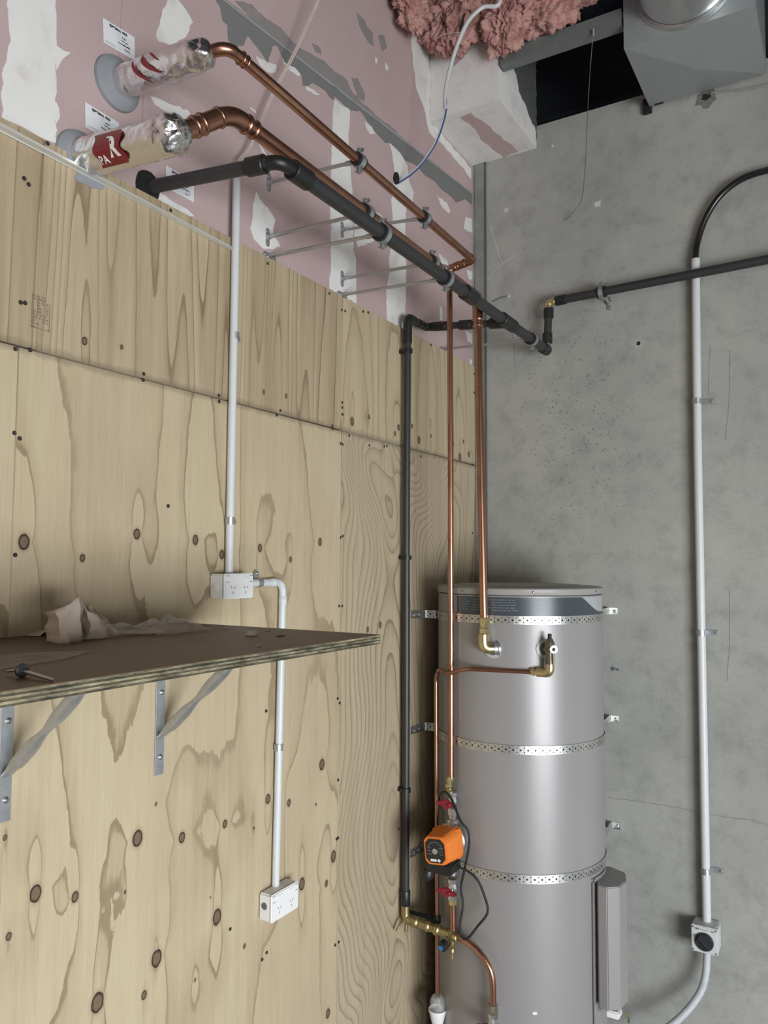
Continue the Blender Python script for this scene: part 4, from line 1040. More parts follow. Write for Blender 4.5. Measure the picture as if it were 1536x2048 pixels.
tank_patch('label_dark', A0, A1, 1.765, lambda u: 1.828 if u < 0.74 else 1.828 - 0.055 * math.sin(PI / 2 * min(1, (u - 0.74) / 0.20)), M['label_dark'], 0.0010, 60)
mb = MB()
for row in range(5):
    z = 1.817 - row * 0.009
    for (b0, b1) in ((-110, -104), (-100, -88), (-86, -70), (-60, -48)):
        an = deg(b0)
        while an < deg(b1 - 2):
            w = deg(R.uniform(1.5, 4))
            p = [on_tank(an, z, 0.0013), on_tank(an + w, z, 0.0013), on_tank(an + w, z + 0.003, 0.0013), on_tank(an, z + 0.003, 0.0013)]
            mb.add(p, [(0, 1, 2, 3)]); an += w + deg(0.6)
mb.build('label_print', M['print_grey'], t, smooth=False, kind='stuff')
for an, z in ((deg(-108), 1.847), (deg(-8), 1.847), (deg(-60), 1.847)):
    MB().lathe([(0.004, 0), (0.004, 0.003), (0.002, 0.004)], on_tank(an, z, 0.002), (math.cos(an), math.sin(an), 0), 10).build('lid_screw', M['steel_screw'], lid)
tank_patch('white_tag', deg(-62), deg(-59.4), 0.440, 0.449, M['print_white'], 0.0008, 3)
# ports with clear plastic rings
def port(an, z, r):
    c = on_tank(an, z, 0); ax_ = V(math.cos(an), math.sin(an), 0)
    MB().lathe([(r * 1.55, 0.0), (r * 1.5, 0.002), (r * 1.45, 0.0022)], c, ax_, 32).build('port_ring', simple('port_ring_grey', (0.46, 0.45, 0.44), 0.3), tank)
    MB().lathe([(r, 0.0), (r, 0.004), (r * 0.8, 0.006)], c, ax_, 28).build('port_socket', M['slot'], tank)
    return c, ax_
def ang_of(x): return -math.acos(max(-1, min(1, (x - TX) / TR)))
HX, HZ_ = (0.3948, -0.735, 1.6464)[0], (0.3948, -0.735, 1.6464)[2]
port(ang_of(HX), HZ_, 0.020)
PX, PZ = (0.5618, -0.71, 1.6526)[0], (0.5618, -0.71, 1.6526)[2]
pc, pa = port(ang_of(PX), PZ, 0.022)
# heat pump cover on the right side
plan = [(0, 0), (0.676, -0.485), (0.690, -0.522), (0.724, -0.530), (0.758, -0.500), (0.767, -0.435), (0.745, -0.360), (0.680, -0.330), (0.630, -0.38), (0.630, -0.46)]
MB().prism([(x - TX, y - TY) for x, y in plan[1:]], (V(TX, TY, 0), V(1, 0, 0), V(0, 1, 0), V(0, 0, 1)), 0.430, 0.838).build('side_cover', M['tank'], t, smooth=False, bevel=0.003)
tank_patch('cover_flange', deg(-17), deg(6), 0.25, lambda u: 0.850 - 0.012 * (1 - min(1, u * 6)) ** 2, M['tank'], 0.004, 16)
tank_patch('cover_seam', deg(-17.9), deg(-17), 0.25, 0.842, M['slot'], 0.0035, 2)
tank_patch('cover_seam', deg(-17.9), deg(8), 0.850, 0.853, M['slot'], 0.0035, 14)
for z in (0.838, 0.775, 0.665, 0.56):
    an = deg(-15.6)
    MB().lathe([(0.0042, 0), (0.0042, 0.003), (0.002, 0.004)], on_tank(an, z, 0.004), (math.cos(an), math.sin(an), 0), 10).build('cover_screw', M['steel_screw'], t)
MB().tube(spline([(0.735, -0.485, 0.425), (0.762, -0.47, 0.405), (0.765, -0.42, 0.37), (0.75, -0.36, 0.32)], 6), 0.004, 8).build('earth_lead', simple('green_yellow_wire', (0.17, 0.19, 0.08), 0.5), t)
MB().box((0.735, -0.50, 0.417), (0.045, 0.045, 0.024)).build('cable_gland', M['white_plastic'], t, bevel=0.004)

# ------------------------------------------------------------------ restraint straps
def ribbon(mb, pts, w, along0=0.0):
    """vertical ribbon along plan points (x, y, z); returns attribute data"""
    pts = [Vector(p) for p in pts]; vs, fs, al, ac = [], [], [], []; s = along0
    for i, p in enumerate(pts):
        if i: s += (p - pts[i - 1]).length
        for k in (-w / 2, w / 2): vs.append(p + V(0, 0, k)); al.append(s); ac.append(k)
    n = len(pts)
    fs = [(2 * i, 2 * i + 2, 2 * i + 3, 2 * i + 1) for i in range(n - 1)]
    mb.add(vs, fs); return al, ac
for z, zl, lab, holes in ((1.750, 1.742, 'upper punched metal strap holding the water heater below its dark label', 1), (1.309, 1.298, 'middle punched metal strap round the water heater', 1), (0.880, 0.835, 'lower punched metal strap round the water heater at the pump', 1)):
    t = thing('restraint_strap', lab, 'strap', (TX, TY, z), 'tank straps')
    a0, a1 = deg(193), deg(396)
    arc = [on_tank(a0 + (a1 - a0) * i / 60, z + (zl - z) * max(0, 1 - i / 14) * 0.5, 0.0022) for i in range(61)]
    path = [V(0.0045, -0.485, zl), V(0.030, -0.470, zl)] + arc + [V(0.612, -0.15, z), V(0.604, -0.03, z), V(0.603, -0.008, z)]
    mb = MB(); al, ac = ribbon(mb, path, 0.029)
    o = mb.build('band', M['strap'], t, smooth=False)
    for nm, arr in (('along', al), ('across', ac)):
        at = o.data.attributes.new(nm, 'FLOAT', 'POINT'); at.data.foreach_set('value', arr)
    sm = o.modifiers.new('thickness', 'SOLIDIFY'); sm.thickness = 0.0016; sm.offset = 1
    # anchor plate on the plywood, with its bent white-lit tail
    mb = MB(); al, ac = ribbon(mb, [V(0.0032, -0.615, zl + 0.004), V(0.0032, -0.56, zl + 0.002), V(0.0032, -0.50, zl), V(0.012, -0.494, zl), V(0.048, -0.490, zl - 0.002)], 0.031)
    o = mb.build('anchor_plate', M['strap'], t, smooth=False)
    for nm, arr in (('along', al), ('across', ac)):
        at = o.data.attributes.new(nm, 'FLOAT', 'POINT'); at.data.foreach_set('value', arr)
    sm = o.modifiers.new('thickness', 'SOLIDIFY'); sm.thickness = 0.002; sm.offset = 1
    for yy in (-0.59, -0.55):
        MB().lathe([(0.008, 0), (0.008, 0.003), (0.0055, 0.006)], (0.0035, yy, zl + 0.002), (1, 0, 0), 6).build('anchor_bolt', M['galv'], t)
    # clip on the concrete wall
    mb = MB(); mb.box((0.612, -0.0025, z), (0.055, 0.004, 0.028)); mb.box((0.600, -0.018, z), (0.003, 0.034, 0.024)); mb.build('wall_clip', M['chrome'], t, bevel=0.0012)
    MB().lathe([(0.0075, 0), (0.0075, 0.004), (0.004, 0.009)], (0.626, -0.0045, z), (0, -1, 0), 6).build('anchor_bolt', M['galv'], t)

# ------------------------------------------------------------------ relief valve on the tank and its drain line
t = thing('relief_valve', 'dark brass relief valve with lever on the upper right of the water heater', 'valve', pc)
vx, vz = (0.5899, -0.78, 1.6445)[0], PZ
vc = pc + pa * 0.045
MB().cyl(pc + pa * 0.003, vc, 0.013).build('stem', M['brass'], t)
MB().lathe([(0.010, 0.040), (0.012, 0.034), (0.016, 0.026), (0.018, 0.012), (0.016, -0.004), (0.0135, -0.02), (0.016, -0.03), (0.016, -0.046)], vc, (0, 0, 1), 20).build('valve_body', simple('aged_brass', (0.16, 0.14, 0.10), 0.4, 0.7), t)
MB().lathe([(0.007, 0.038), (0.007, 0.055), (0.005, 0.056)], vc, (0, 0, 1), 10).build('cap', M['rubber'], t)
MB().ring(vc + pa * 0.020 + V(0.006, 0, 0.006), pa, 0.007, 0.013, 0.006, 20).build('lever_ring', M['chrome'], t)
MB().box(vc + pa * 0.020 + V(0.008, 0, -0.022), (0.007, 0.004, 0.045)).build('lever', M['chrome'], t, bevel=0.001)
eb = V(vc.x, vc.y, (0.5894, -0.78, 1.5758)[2])
MB().tube(fillet([vc - V(0, 0, 0.04), eb, eb - V(0.045, 0, 0)], 0.022, 8), 0.0155, 18).build('brass_elbow', M['brass'], t)
mb = MB(); mb.lathe([(0.012, 0), (0.0155, 0.003), (0.0155, 0.016), (0.011, 0.019), (0.011, 0.026), (0.0138, 0.028), (0.0138, 0.038), (0.009, 0.042)], eb - V(0.028, 0, 0), (-1, 0, 0), 6); mb.build('union_nut', M['brass'], t)
d0 = eb - V(0.055, 0, 0)
t = thing('drain_pipe', 'thin copper drain pipe bending from the relief valve down behind the pump', 'pipe', (0.14, -0.67, 0.38))
dx, dz = (0.1401, -0.672, 1.5402)[0], (0.181, -0.7, 1.5521)[2]
dbot = V((0.1472, -0.672, 0.3827))
MB().tube(fillet([d0 + V(0.01, 0, 0), V(0.30, -0.772, d0.z + 0.002), V(0.235, -0.755, dz), V(dx + 0.02, -0.690, dz + 0.004), V(dx, -0.672, dz - 0.03), V(dx, -0.672, dz - 0.09), dbot], 0.035, 8), 0.0078, 14).build('copper_tube', M['copper'], t)
mb = MB()
q = V((0.145, -0.672, 0.6538)); mb.ring(q, (0, 0, 1), 0.007, 0.014, 0.022); mb.box((0.065, q.y, q.z), (0.12, 0.008, 0.012)); mb.build('pipe_clip', M['rubber'], t)

# tundish under the drain pipe
q = V((0.1472, -0.672, 0.3323))
t = thing('tundish', 'small white drain funnel with clear guard at the bottom by the plywood', 'funnel', (q.x, q.y, q.z - 0.12))
MB().lathe([(0.012, -0.14), (0.012, -0.06), (0.020, -0.045), (0.0305, 0.0), (0.0325, 0.001), (0.0325, 0.008), (0.0305, 0.009), (0.027, -0.002), (0.016, -0.042)], q, (0, 0, 1), 32, caps=False).build('funnel', M['white_plastic'], t)
mb = MB(); mb.lathe([(0.027, 0.0), (0.027, 0.035), (0.020, 0.052), (0.0095, 0.056)], q, (0, 0, 1), 28, caps=False); mb.build('clear_guard', M['clear'], t)
MB().cyl(q - V(0, 0, q.z), q - V(0, 0, 0.10), 0.014).build('waste_pipe', M['white_pvc'], t)

# ------------------------------------------------------------------ circulation pump on the left copper drop
pvx, pvy = 0.232, -0.722
pz = (0.2318, -0.722, 0.9701)[2]
def pz_at(py): pass
t = thing('circulation_pump', 'orange circulation pump with black nameplate beside the water heater', 'pump', (pvx, pvy, pz))
zt = (0.2279, -0.722, 1.0076)[2]; zb = (0.2318, -0.722, 0.8577)[2]
my = pvy - 0.035
MB().lathe([(0.042, 0.0), (0.055, 0.006), (0.058, 0.016), (0.058, 0.034), (0.052, 0.040)], (pvx, pvy + 0.012, pz), (0, -1, 0), 36).build('volute', M['cast'], t)
MB().cyl((pvx, pvy, pz + 0.02), (pvx, pvy, zt + 0.01), 0.017).build('pump_neck', M['cast'], t); MB().cyl((pvx, pvy, zb - 0.012), (pvx, pvy, pz - 0.02), 0.017).build('pump_neck', M['cast'], t)
def octo(hw, hh, c): return [(-hw + c, -hh), (hw - c, -hh), (hw, -hh + c), (hw, hh - c), (hw - c, hh), (-hw + c, hh), (-hw, hh - c), (-hw, -hh + c)]
tilt = Matrix.Rotation(deg(-6), 3, 'Y')
fr = (V(pvx + 0.006, my, pz + 0.004), tilt @ V(1, 0, 0), tilt @ V(0, 0, 1), V(0.02, -1, 0).normalized())
o_, U_, V_, N_ = fr
A = octo(0.052, 0.052, 0.014); B = octo(0.043, 0.045, 0.013)
vs = [o_ + U_ * u + V_ * v for u, v in A] + [o_ + U_ * u + V_ * v + N_ * 0.045 for u, v in octo(0.050, 0.050, 0.014)] + [o_ + U_ * u + V_ * v + N_ * 0.115 for u, v in B]
fs = [tuple(range(7, -1, -1)), tuple(range(16, 24))] + [(r * 8 + i, r * 8 + (i + 1) % 8, r * 8 + 8 + (i + 1) % 8, r * 8 + 8 + i) for r in range(2) for i in range(8)]
motor = MB().add(vs, fs).build('motor_housing', M['orange'], t, smooth=False, bevel=0.003)
MB().prism(octo(0.036, 0.039, 0.014), (o_ + N_ * 0.1153, U_, V_, N_), 0, 0.0012).build('nameplate', M['pump_plate'], motor, smooth=False)
MB().lathe([(0.0095, 0.0), (0.0095, 0.004), (0.006, 0.0045)], o_ + N_ * 0.1165, N_, 20).build('vent_screw', M['galv'], motor)
for u, v in ((0.043, 0.043), (0.043, -0.043), (-0.043, 0.043)):
    MB().cyl(o_ + U_ * u + V_ * v + N_ * 0.002, o_ + U_ * u * 1.02 + V_ * v * 1.02 + N_ * 0.03, 0.005, seg=10).build('housing_screw', M['orange'], motor)
mb = MB()     # nameplate print: fine rings of lettering, and a small emblem with a bar at the foot
plate = o_ + N_ * 0.1167
for k in range(26):
    an = deg(20 + 140 * k / 25)
    if k % 7 != 6:
        c_ = plate + U_ * 0.029 * math.cos(an) + V_ * (0.029 * math.sin(an))
        mb.box(c_, (0.0016, 0.0004, 0.0022))
for row in range(3):
    for s in (-1, 1):
        c_ = plate + U_ * 0.022 * s + V_ * (0.010 - 0.010 * row); mb.box(c_, (0.014, 0.0004, 0.0014))
mb.build('plate_print', simple('plate_print_grey', (0.25, 0.25, 0.25), 0.5), motor, smooth=False, kind='stuff')
mb = MB()
mb.prism([(0.005, -0.030), (0.012, -0.024), (0.019, -0.030), (0.012, -0.036)], (plate, U_, V_, N_), 0, 0.0004)
mb.prism([(-0.020, -0.034), (0.003, -0.034), (0.003, -0.026), (-0.020, -0.026)], (plate, U_, V_, N_), 0, 0.0004)
mb.build('plate_emblem', M['print_white'], motor, smooth=False, kind='stuff')
MB().prism([(-0.050, -0.018), (0.050, -0.018), (0.050, 0.022), (-0.050, 0.022)], (V(pvx + 0.002, my - 0.004, pz - 0.066), V(1, 0, 0), V(0, 0, 1), V(0, -1, 0)), 0, 0.085).build('terminal_box', M['rubber'], t, bevel=0.006)
MB().lathe([(0.010, 0.0), (0.020, 0.004), (0.022, 0.018), (0.017, 0.032), (0.009, 0.038)], (pvx - 0.040, my - 0.070, pz - 0.080), (-0.15, -0.3, -1), 22).build('cable_gland', M['black_fit'], t)

# unions and isolating valves with red butterfly handles
def ball_valve(label, z, y=pvy, x=pvx, yaw=0.0, body='chrome', long=0.075):
    t = thing('ball_valve', label, 'valve', (x, y, z), 'red handled valves')
    MB().lathe([(0.0115, -long / 2), (0.0165, -long / 2 + 0.002), (0.0165, -long / 2 + 0.016), (0.012, -long / 2 + 0.018), (0.015, -0.008), (0.017, 0), (0.015, 0.008), (0.012, long / 2 - 0.018), (0.0165, long / 2 - 0.016), (0.0165, long / 2 - 0.002), (0.0115, long / 2)], (x, y, z), (0, 0, 1), 8).build('valve_body', M[body], t)
    rot = Matrix.Rotation(yaw, 3, 'Z')
    out = rot @ V(0.12, -0.99, 0); sd = V(-out.y, out.x, 0) * -1
    if sd.x < 0: sd = sd * -1
    c = V(x, y, z) + out * 0.034
    MB().cyl(V(x, y, z) + out * 0.012, c, 0.006).build('spindle', M['chrome'], t)
    wing = [(-0.034, 0.002), (-0.030, 0.008), (-0.016, 0.009), (-0.009, 0.013), (0.0, 0.015), (0.009, 0.013), (0.016, 0.007), (0.030, 0.003), (0.034, -0.004), (0.030, -0.010), (0.016, -0.006), (0.008, -0.012), (0, -0.014), (-0.008, -0.012), (-0.016, -0.002), (-0.031, -0.004)]
    MB().prism([(u_ * 1.12 - 0.012, v_ * 1.15) for u_, v_ in wing], (c, sd, V(0, 0, 1), out), -0.004, 0.006).build('butterfly_handle', M['red'], t, bevel=0.0025)
    MB().lathe([(0.006, 0.0), (0.006, 0.009), (0.003, 0.011)], c + out * 0.002, out, 12).build('handle_screw', M['red'], t)
    return t
zu = (0.222, -0.722, 1.0971)[2]; zl_ = (0.2317, -0.722, 0.7957)[2]
ball_valve('red handled valve above the orange pump', zu)
ball_valve('red handled valve below the orange pump', zl_)
t = thing('brass_union', 'stacked brass union nuts between the copper drop pipe and upper red valve', 'fitting', (pvx, pvy, zu + 0.06))
zt2 = (0.226, -0.722, 1.1764)[2]
MB().lathe([(0.011, 0.010), (0.0135, 0.006), (0.0135, -0.008), (0.011, -0.010), (0.011, -0.014), (0.015, -0.017), (0.015, -0.032), (0.012, -0.036), (0.0165, -0.040), (0.0165, -(zt2 - zu) + 0.036)], (0.222, pvy, zt2), (0.10, 0, 1), 8).build('nut_stack', M['brass'], t)
t = thing('pump_union', 'silver union nut joining the upper red valve to the orange pump', 'fitting', (pvx, pvy, zt))
z_ = (zu + zt) / 2 - 0.01
MB().lathe([(0.012, 0.030), (0.016, 0.026), (0.016, 0.010), (0.0125, 0.008), (0.0125, -0.002), (0.019, -0.006), (0.019, -0.024), (0.014, -0.028), (0.014, -0.04)], (pvx, pvy, z_), (0, 0, 1), 8).build('nut_stack', M['chrome'], t)

# copper tail from the lower valve into the brass manifold
zc = (0.2316, -0.722, 0.6415)[2]
t = thing('copper_tail', 'short copper pipe between the lower red valve and the brass fittings', 'pipe', (pvx, pvy, zc))
MB().cyl((pvx, pvy, zl_ - 0.04), (pvx + 0.002, pvy, zc + 0.01), 0.0118).build('copper_tube', M['copper'], t)
MB().lathe([(0.0118, 0.0), (0.0155, -0.003), (0.0155, -0.018), (0.012, -0.021)], (pvx, pvy, zl_ - 0.034), (0, 0, 1), 6).build('union_nut', M['brass'], t)

# brass valve train from the black drop pipe to the tank
t = thing('brass_valve_train', 'row of brass valves and strainer at the foot of the black drop pipe', 'valve', (0.03, -0.70, 0.64))
m0 = V((0.03, -0.6973, 0.6403)); m0.y = vb.y
m1 = V(pvx, pvy, zc - 0.004)
mv = (m1 - m0).normalized()
MB().tube(fillet([vb + V(0, 0, 0.01), m0, m0 + mv * 0.05], 0.018, 6), 0.0165, 16).build('inlet_elbow', M['old_brass'], t)
MB().lathe([(0.014, 0), (0.0185, 0.003), (0.0185, 0.022), (0.016, 0.025), (0.020, 0.030), (0.020, 0.050), (0.0155, 0.054), (0.0155, 0.085), (0.019, 0.088), (0.019, 0.100), (0.015, 0.104), (0.015, 0.120), (0.020, 0.124), (0.020, 0.142), (0.016, 0.146), (0.016, (m1 - m0).length)], m0 + mv * 0.006, mv, 8).build('valve_bodies', M['old_brass'], t)
MB().tube(fillet([m0 + V(0, -0.012, 0), m0 + V(-0.004, -0.035, -0.008), m0 + V(-0.01, -0.05, -0.030)], 0.01, 4), 0.0042, 8).build('lever', M['old_brass'], t)
MB().cyl(m0 + V(0.01, -0.01, -0.012), m0 + V(0.008, -0.012, -0.040), 0.006).build('test_tap', M['old_brass'], t)
MB().lathe([(0.012, -0.02), (0.0175, -0.016), (0.0175, 0.016), (0.013, 0.02)], m1, (0, 0, 1), 16).build('tee', M['old_brass'], t)
k0 = m1 - mv * 0.022 + V(0.004, -0.02, -0.025)
MB().lathe([(0.014, 0), (0.0175, 0.004), (0.0175, 0.024), (0.013, 0.028)], k0, (-0.25, -1, -0.25), 20).build('black_knob', M['black_fit'], t)
kd_ = V(-0.25, -1, -0.25).normalized()
MB().lathe([(0.0095, 0), (0.0095, 0.003), (0.005, 0.004)], k0 + kd_ * 0.028, kd_, 18).build('blue_cap', M['blue'], t)
mb = MB(); mb.lathe([(0.011, 0), (0.011, -0.02), (0.0085, -0.024), (0.0105, -0.028), (0.0105, -0.038), (0.007, -0.042), (0.007, -0.058)], m1 + V(0.002, -0.008, -0.016), (0, 0, 1), 12)
mb.build('drain_spout', M['old_brass'], t)

# copper bend to the cold inlet with a red valve at its foot
t = thing('copper_bend', 'copper pipe bending from the brass fittings down to the bottom red valve', 'pipe', m1 + V(0.03, -0.02, 0))
g1 = V((0.4055, -0.775, 0.5553)); g2 = V((0.4069, -0.775, 0.4687))
MB().tube(spline([m1 + V(0.012, -0.004, 0.0), V((0.3, -0.765, 0.6517)), V((0.3498, -0.772, 0.6371)), V((0.3894, -0.775, 0.5995)), g1, g2], 10), 0.0112, 18).build('copper_tube', M['copper'], t)
MB().lathe([(0.012, -0.02), (0.0165, -0.016), (0.0165, 0.0), (0.012, 0.004)], m1 + V(0.03, -0.018, 0.002), (1, -0.4, 0), 8).build('union_nut', M['brass'], t)
MB().lathe([(0.0115, 0.012), (0.0165, 0.008), (0.0175, -0.008), (0.0165, -0.020), (0.014, -0.024)], g2, (0, 0, 1), 8).build('union_nut', simple('dull_brass', (0.30, 0.27, 0.20), 0.4, 0.8), t)
ball_valve('red handled valve at the bottom edge in front of the water heater', g2.z - 0.055, g2.y, g2.x)

# pump cable
tag(MB().tube(spline([(pvx - 0.035, pvy + 0.004, zu - 0.05), (0.1847, -0.735, 1.0998), (0.1962, -0.738, 1.1268), (0.218, -0.742, 1.1329), (0.2479, -0.755, 1.1114), (0.2887, -0.78, 1.0599), (0.3166, -0.775, 1.0263), (0.3189, -0.772, 0.9788), (0.3018, -0.772, 0.8916), (0.2885, -0.772, 0.8302), (0.2974, -0.775, 0.7747), (0.2978, -0.8, 0.7178), (0.3099, -0.81, 0.6852), (0.3321, -0.81, 0.6873), (0.3625, -0.8, 0.7282), (0.3947, -0.79, 0.7775), (0.3836, -0.785, 0.8221), (0.3562, -0.785, 0.8738), (0.3214, -0.79, 0.8981), (0.2829, -0.8, 0.9087)], 8), 0.0042, 10).build('pump_cable', M['rubber']), 'black cable looping to the right of the orange pump', 'cable')

# ------------------------------------------------------------------ conduits and outlets on the plywood
def saddle(parent, q, axis, r, out, sidev, offset):
    """galvanised saddle: band over the conduit and one fixing ear"""
    q, axis, out, sidev = V(q), V(axis).normalized(), V(out), V(sidev)
    mb = MB(); mb.ring(q, axis, r + 0.0002, r + 0.0022, 0.020, 24); mb.build('saddle', M['galv'], parent)
    e = q + sidev * (r + offset) - out * (r - 0.002)
    pts = [(0.010 * math.cos(a_) + (0.004 if math.cos(a_) > 0 else -0.014), 0.010 * math.sin(a_)) for a_ in np.linspace(0, 2 * PI, 16, endpoint=False)]
    ear = MB().prism(pts, (e, sidev, axis, out), 0, 0.002).build('saddle_ear', M['galv'], parent)
    MB().lathe([(0.005, 0.001), (0.005, 0.004), (0.003, 0.006)], e + out * 0.001 + sidev * 0.003, out, 10).build('saddle_screw', M['steel_screw'], ear)

cr = 0.0112
t = thing('wall_conduit', 'white conduit rising up the plywood from the upper outlet', 'conduit', (0.014, -1.6666, 1.9182))
ctop, cbot = V((0.014, -1.663, 3.0617)), V((0.014, -1.6666, 1.9169))
MB().cyl(cbot, ctop, cr, seg=24).build('conduit_tube', M['white_pvc'], t)
for p in ((0.014, -1.6612, 2.5771), (0.014, -1.6662, 2.0593)):
    saddle(t, p, (0, 0, 1), cr, (1, 0, 0), (0, 1, 0), 0.008)
t = thing('wall_conduit', 'white conduit with bend leading from the upper outlet down to the lower outlet', 'conduit', (0.014, -1.4454, 0.9973))
e0, e1_, e2_ = V((0.014, -1.5639, 1.8875)), V((0.014, -1.4294, 1.8847)), V((0.014, -1.4455, 1.0044))
e1_.z = e0.z
MB().tube(fillet([e0 - V(0, 0.02, 0), e1_, e2_], 0.035, 10), cr, 24).build('conduit_tube', M['white_pvc'], t)
for q_, x_ in ((e1_ - V(0, 0.045, 0), V(0, 1, 0)), (e1_ - V(0, 0, 0.055), V(0, 0, 1))): couple(MB(), q_, x_, cr, 0.028, 0.0015).build('bend_socket', M['white_pvc'], t)
saddle(t, (0.014, -1.4403, 1.4044), (0, 0, 1), cr, (1, 0, 0), (0, 1, 0), 0.008)
saddle(t, e0 + V(0, 0.022, 0), (0, 1, 0), cr, (1, 0, 0), (0, 0, 1), 0.012)

def outlet(label, y0, y1, z0, z1, depth, hole=False):
    t = thing('power_outlet', label, 'outlet', (0.001, (y0 + y1) / 2, z0), 'double power outlets')
    c = (y0 + y1) / 2
    MB().box((depth * 0.43, c, (z0 + z1) / 2), (depth * 0.82, y1 - y0 - 0.002, z1 - z0 - 0.002)).build('mounting_block', M['white_plastic'], t, bevel=0.004)
    plate = MB().box((depth * 0.90, c, (z0 + z1) / 2), (depth * 0.17, y1 - y0, z1 - z0)).build('face_plate', M['white_plastic'], t, bevel=0.003)
    for s in (-1, 1):
        yc, zc_ = c + s * (y1 - y0) * 0.22, z0 + (z1 - z0) * 0.36
        mb = MB()
        for dy, dz, an in ((-0.006, 0.006, 30), (0.006, 0.006, -30), (0, -0.008, 0)):
            mb.box((depth * 0.986, yc + dy, zc_ + dz), (0.0012, 0.0016, 0.007), Matrix.Rotation(deg(an), 3, 'X'))
        mb.build('socket_slots', M['slot'], plate, smooth=False, kind='stuff')
        MB().box((depth * 0.99, yc, z1 - 0.014), (0.004, 0.024, 0.012)).build('switch', M['white_plastic'], plate, bevel=0.001)
    mb = MB()
    for yy in (y0 + 0.006, y1 - 0.016): mb.box((depth * 0.9865, yy + 0.005, z1 - 0.006), (0.0008, 0.012, 0.0014)); mb.box((depth * 0.9865, yy + 0.005, z1 - 0.022), (0.0008, 0.012, 0.0014))
    mb.build('plate_groove', M['slot'], plate, smooth=False, kind='stuff')
    if hole:
        MB().lathe([(0.010, 0.0), (0.010, 0.001), (0.009, 0.0012)], (depth * 0.42, y0 + 0.0012, (z0 + z1) / 2 + 0.004), (0, -1, 0), 20).build('conduit_entry', M['slot'], t)
    else:
        MB().lathe([(0.011, 0.0), (0.011, 0.0012), (0.010, 0.0014)], (depth * 0.42, y0 + 0.0006, (z0 + z1) / 2 - 0.004), (0, -1, 0), 20).build('knockout', M['white_plastic'], t)
    return t
outlet('white double power outlet above the shelf', -1.729, -1.614, 1.849, 1.916, 0.058)
outlet('white double power outlet low on the plywood below the shelf', -1.505, -1.380, 0.932, 1.009, 0.050, True)

# pale pair of wires leaving the top of the left conduit towards the roof
t = thing('pale_wires', 'two thin pale wires rising from the white conduit past the copper pipes', 'wire', ctop)
for k in (0, 1):
    MB().tube(spline([ctop - V(0, 0, 0.06 + 0.01 * k), ctop + V(0.002, 0.004, 0.02), (0.02, -1.6164, 3.148), (0.03, -1.531, 3.3479), (0.05, -1.4506, 3.5205), (0.08, -1.3647, 3.7455), (0.1, -1.3532, 3.8251)], 8) if k == 0 else spline([ctop - V(0, 0, 0.06), ctop + V(0.003, 0.010, 0.02), (0.02, -1.6099, 3.1496), (0.03, -1.5217, 3.3529), (0.05, -1.4406, 3.5264), (0.08, -1.3566, 3.7508), (0.1, -1.345, 3.8307)], 8), 0.0024, 8).build('wire', M['cable_pink'], t)

# white flexible sleeve with blue wire from the roof into the pink wall
t = thing('roof_cable', 'white sleeved cable with blue wire curving from the insulation into the pink wall', 'cable', (-0.017, -0.7006, 3.4408))
sl_pts = [(0.36, -0.62, 4.30), (0.3849, -0.62, 4.0874), (0.3212, -0.64, 4.0727), (0.2674, -0.66, 4.0199), (0.2254, -0.67, 3.9285), (0.196, -0.68, 3.8224), (0.186, -0.69, 3.7403), (0.1931, -0.7, 3.6753)]
MB().tube(spline(sl_pts, 10), 0.0078, 14).build('white_sleeve', M['white_pvc'], t)
w_pts = [sl_pts[-2], sl_pts[-1], (0.1782, -0.7, 3.6183), (0.1482, -0.7, 3.5536), (0.094, -0.7, 3.4928), (0.0433, -0.7, 3.46), (-0.006, -0.7, 3.4423), (-0.012, -0.7171, 3.4304)]
MB().tube(spline([V(p) + V(-0.002, 0, 0.002) for p in w_pts], 8), 0.0030, 10).build('white_wire', M['white_pvc'], t)
MB().tube(spline([V(p) + V(0.003, 0, -0.0015) for p in w_pts], 8), 0.0032, 10).build('blue_wire', M['cable_blue'], t)
y_, z_ = (-0.7203, 3.4464)
disc('wall_grommet', (y_, z_), 0.024, M['rubber'], t, LEFT, W, W + 0.012, 0.62, 16, 0.08)
# dark strap hanging beside the sleeve
t = tag(MB().tube(spline([(0.28, -0.56, 4.25), (0.2149, -0.56, 4.1533), (0.1883, -0.56, 4.0585), (0.1568, -0.55, 3.9749), (0.1408, -0.54, 3.9565)], 6), 0.006, 8).build('hanger_strap', M['dark_steel']), 'dark metal strap hanging behind the white sleeved cable', 'strap')

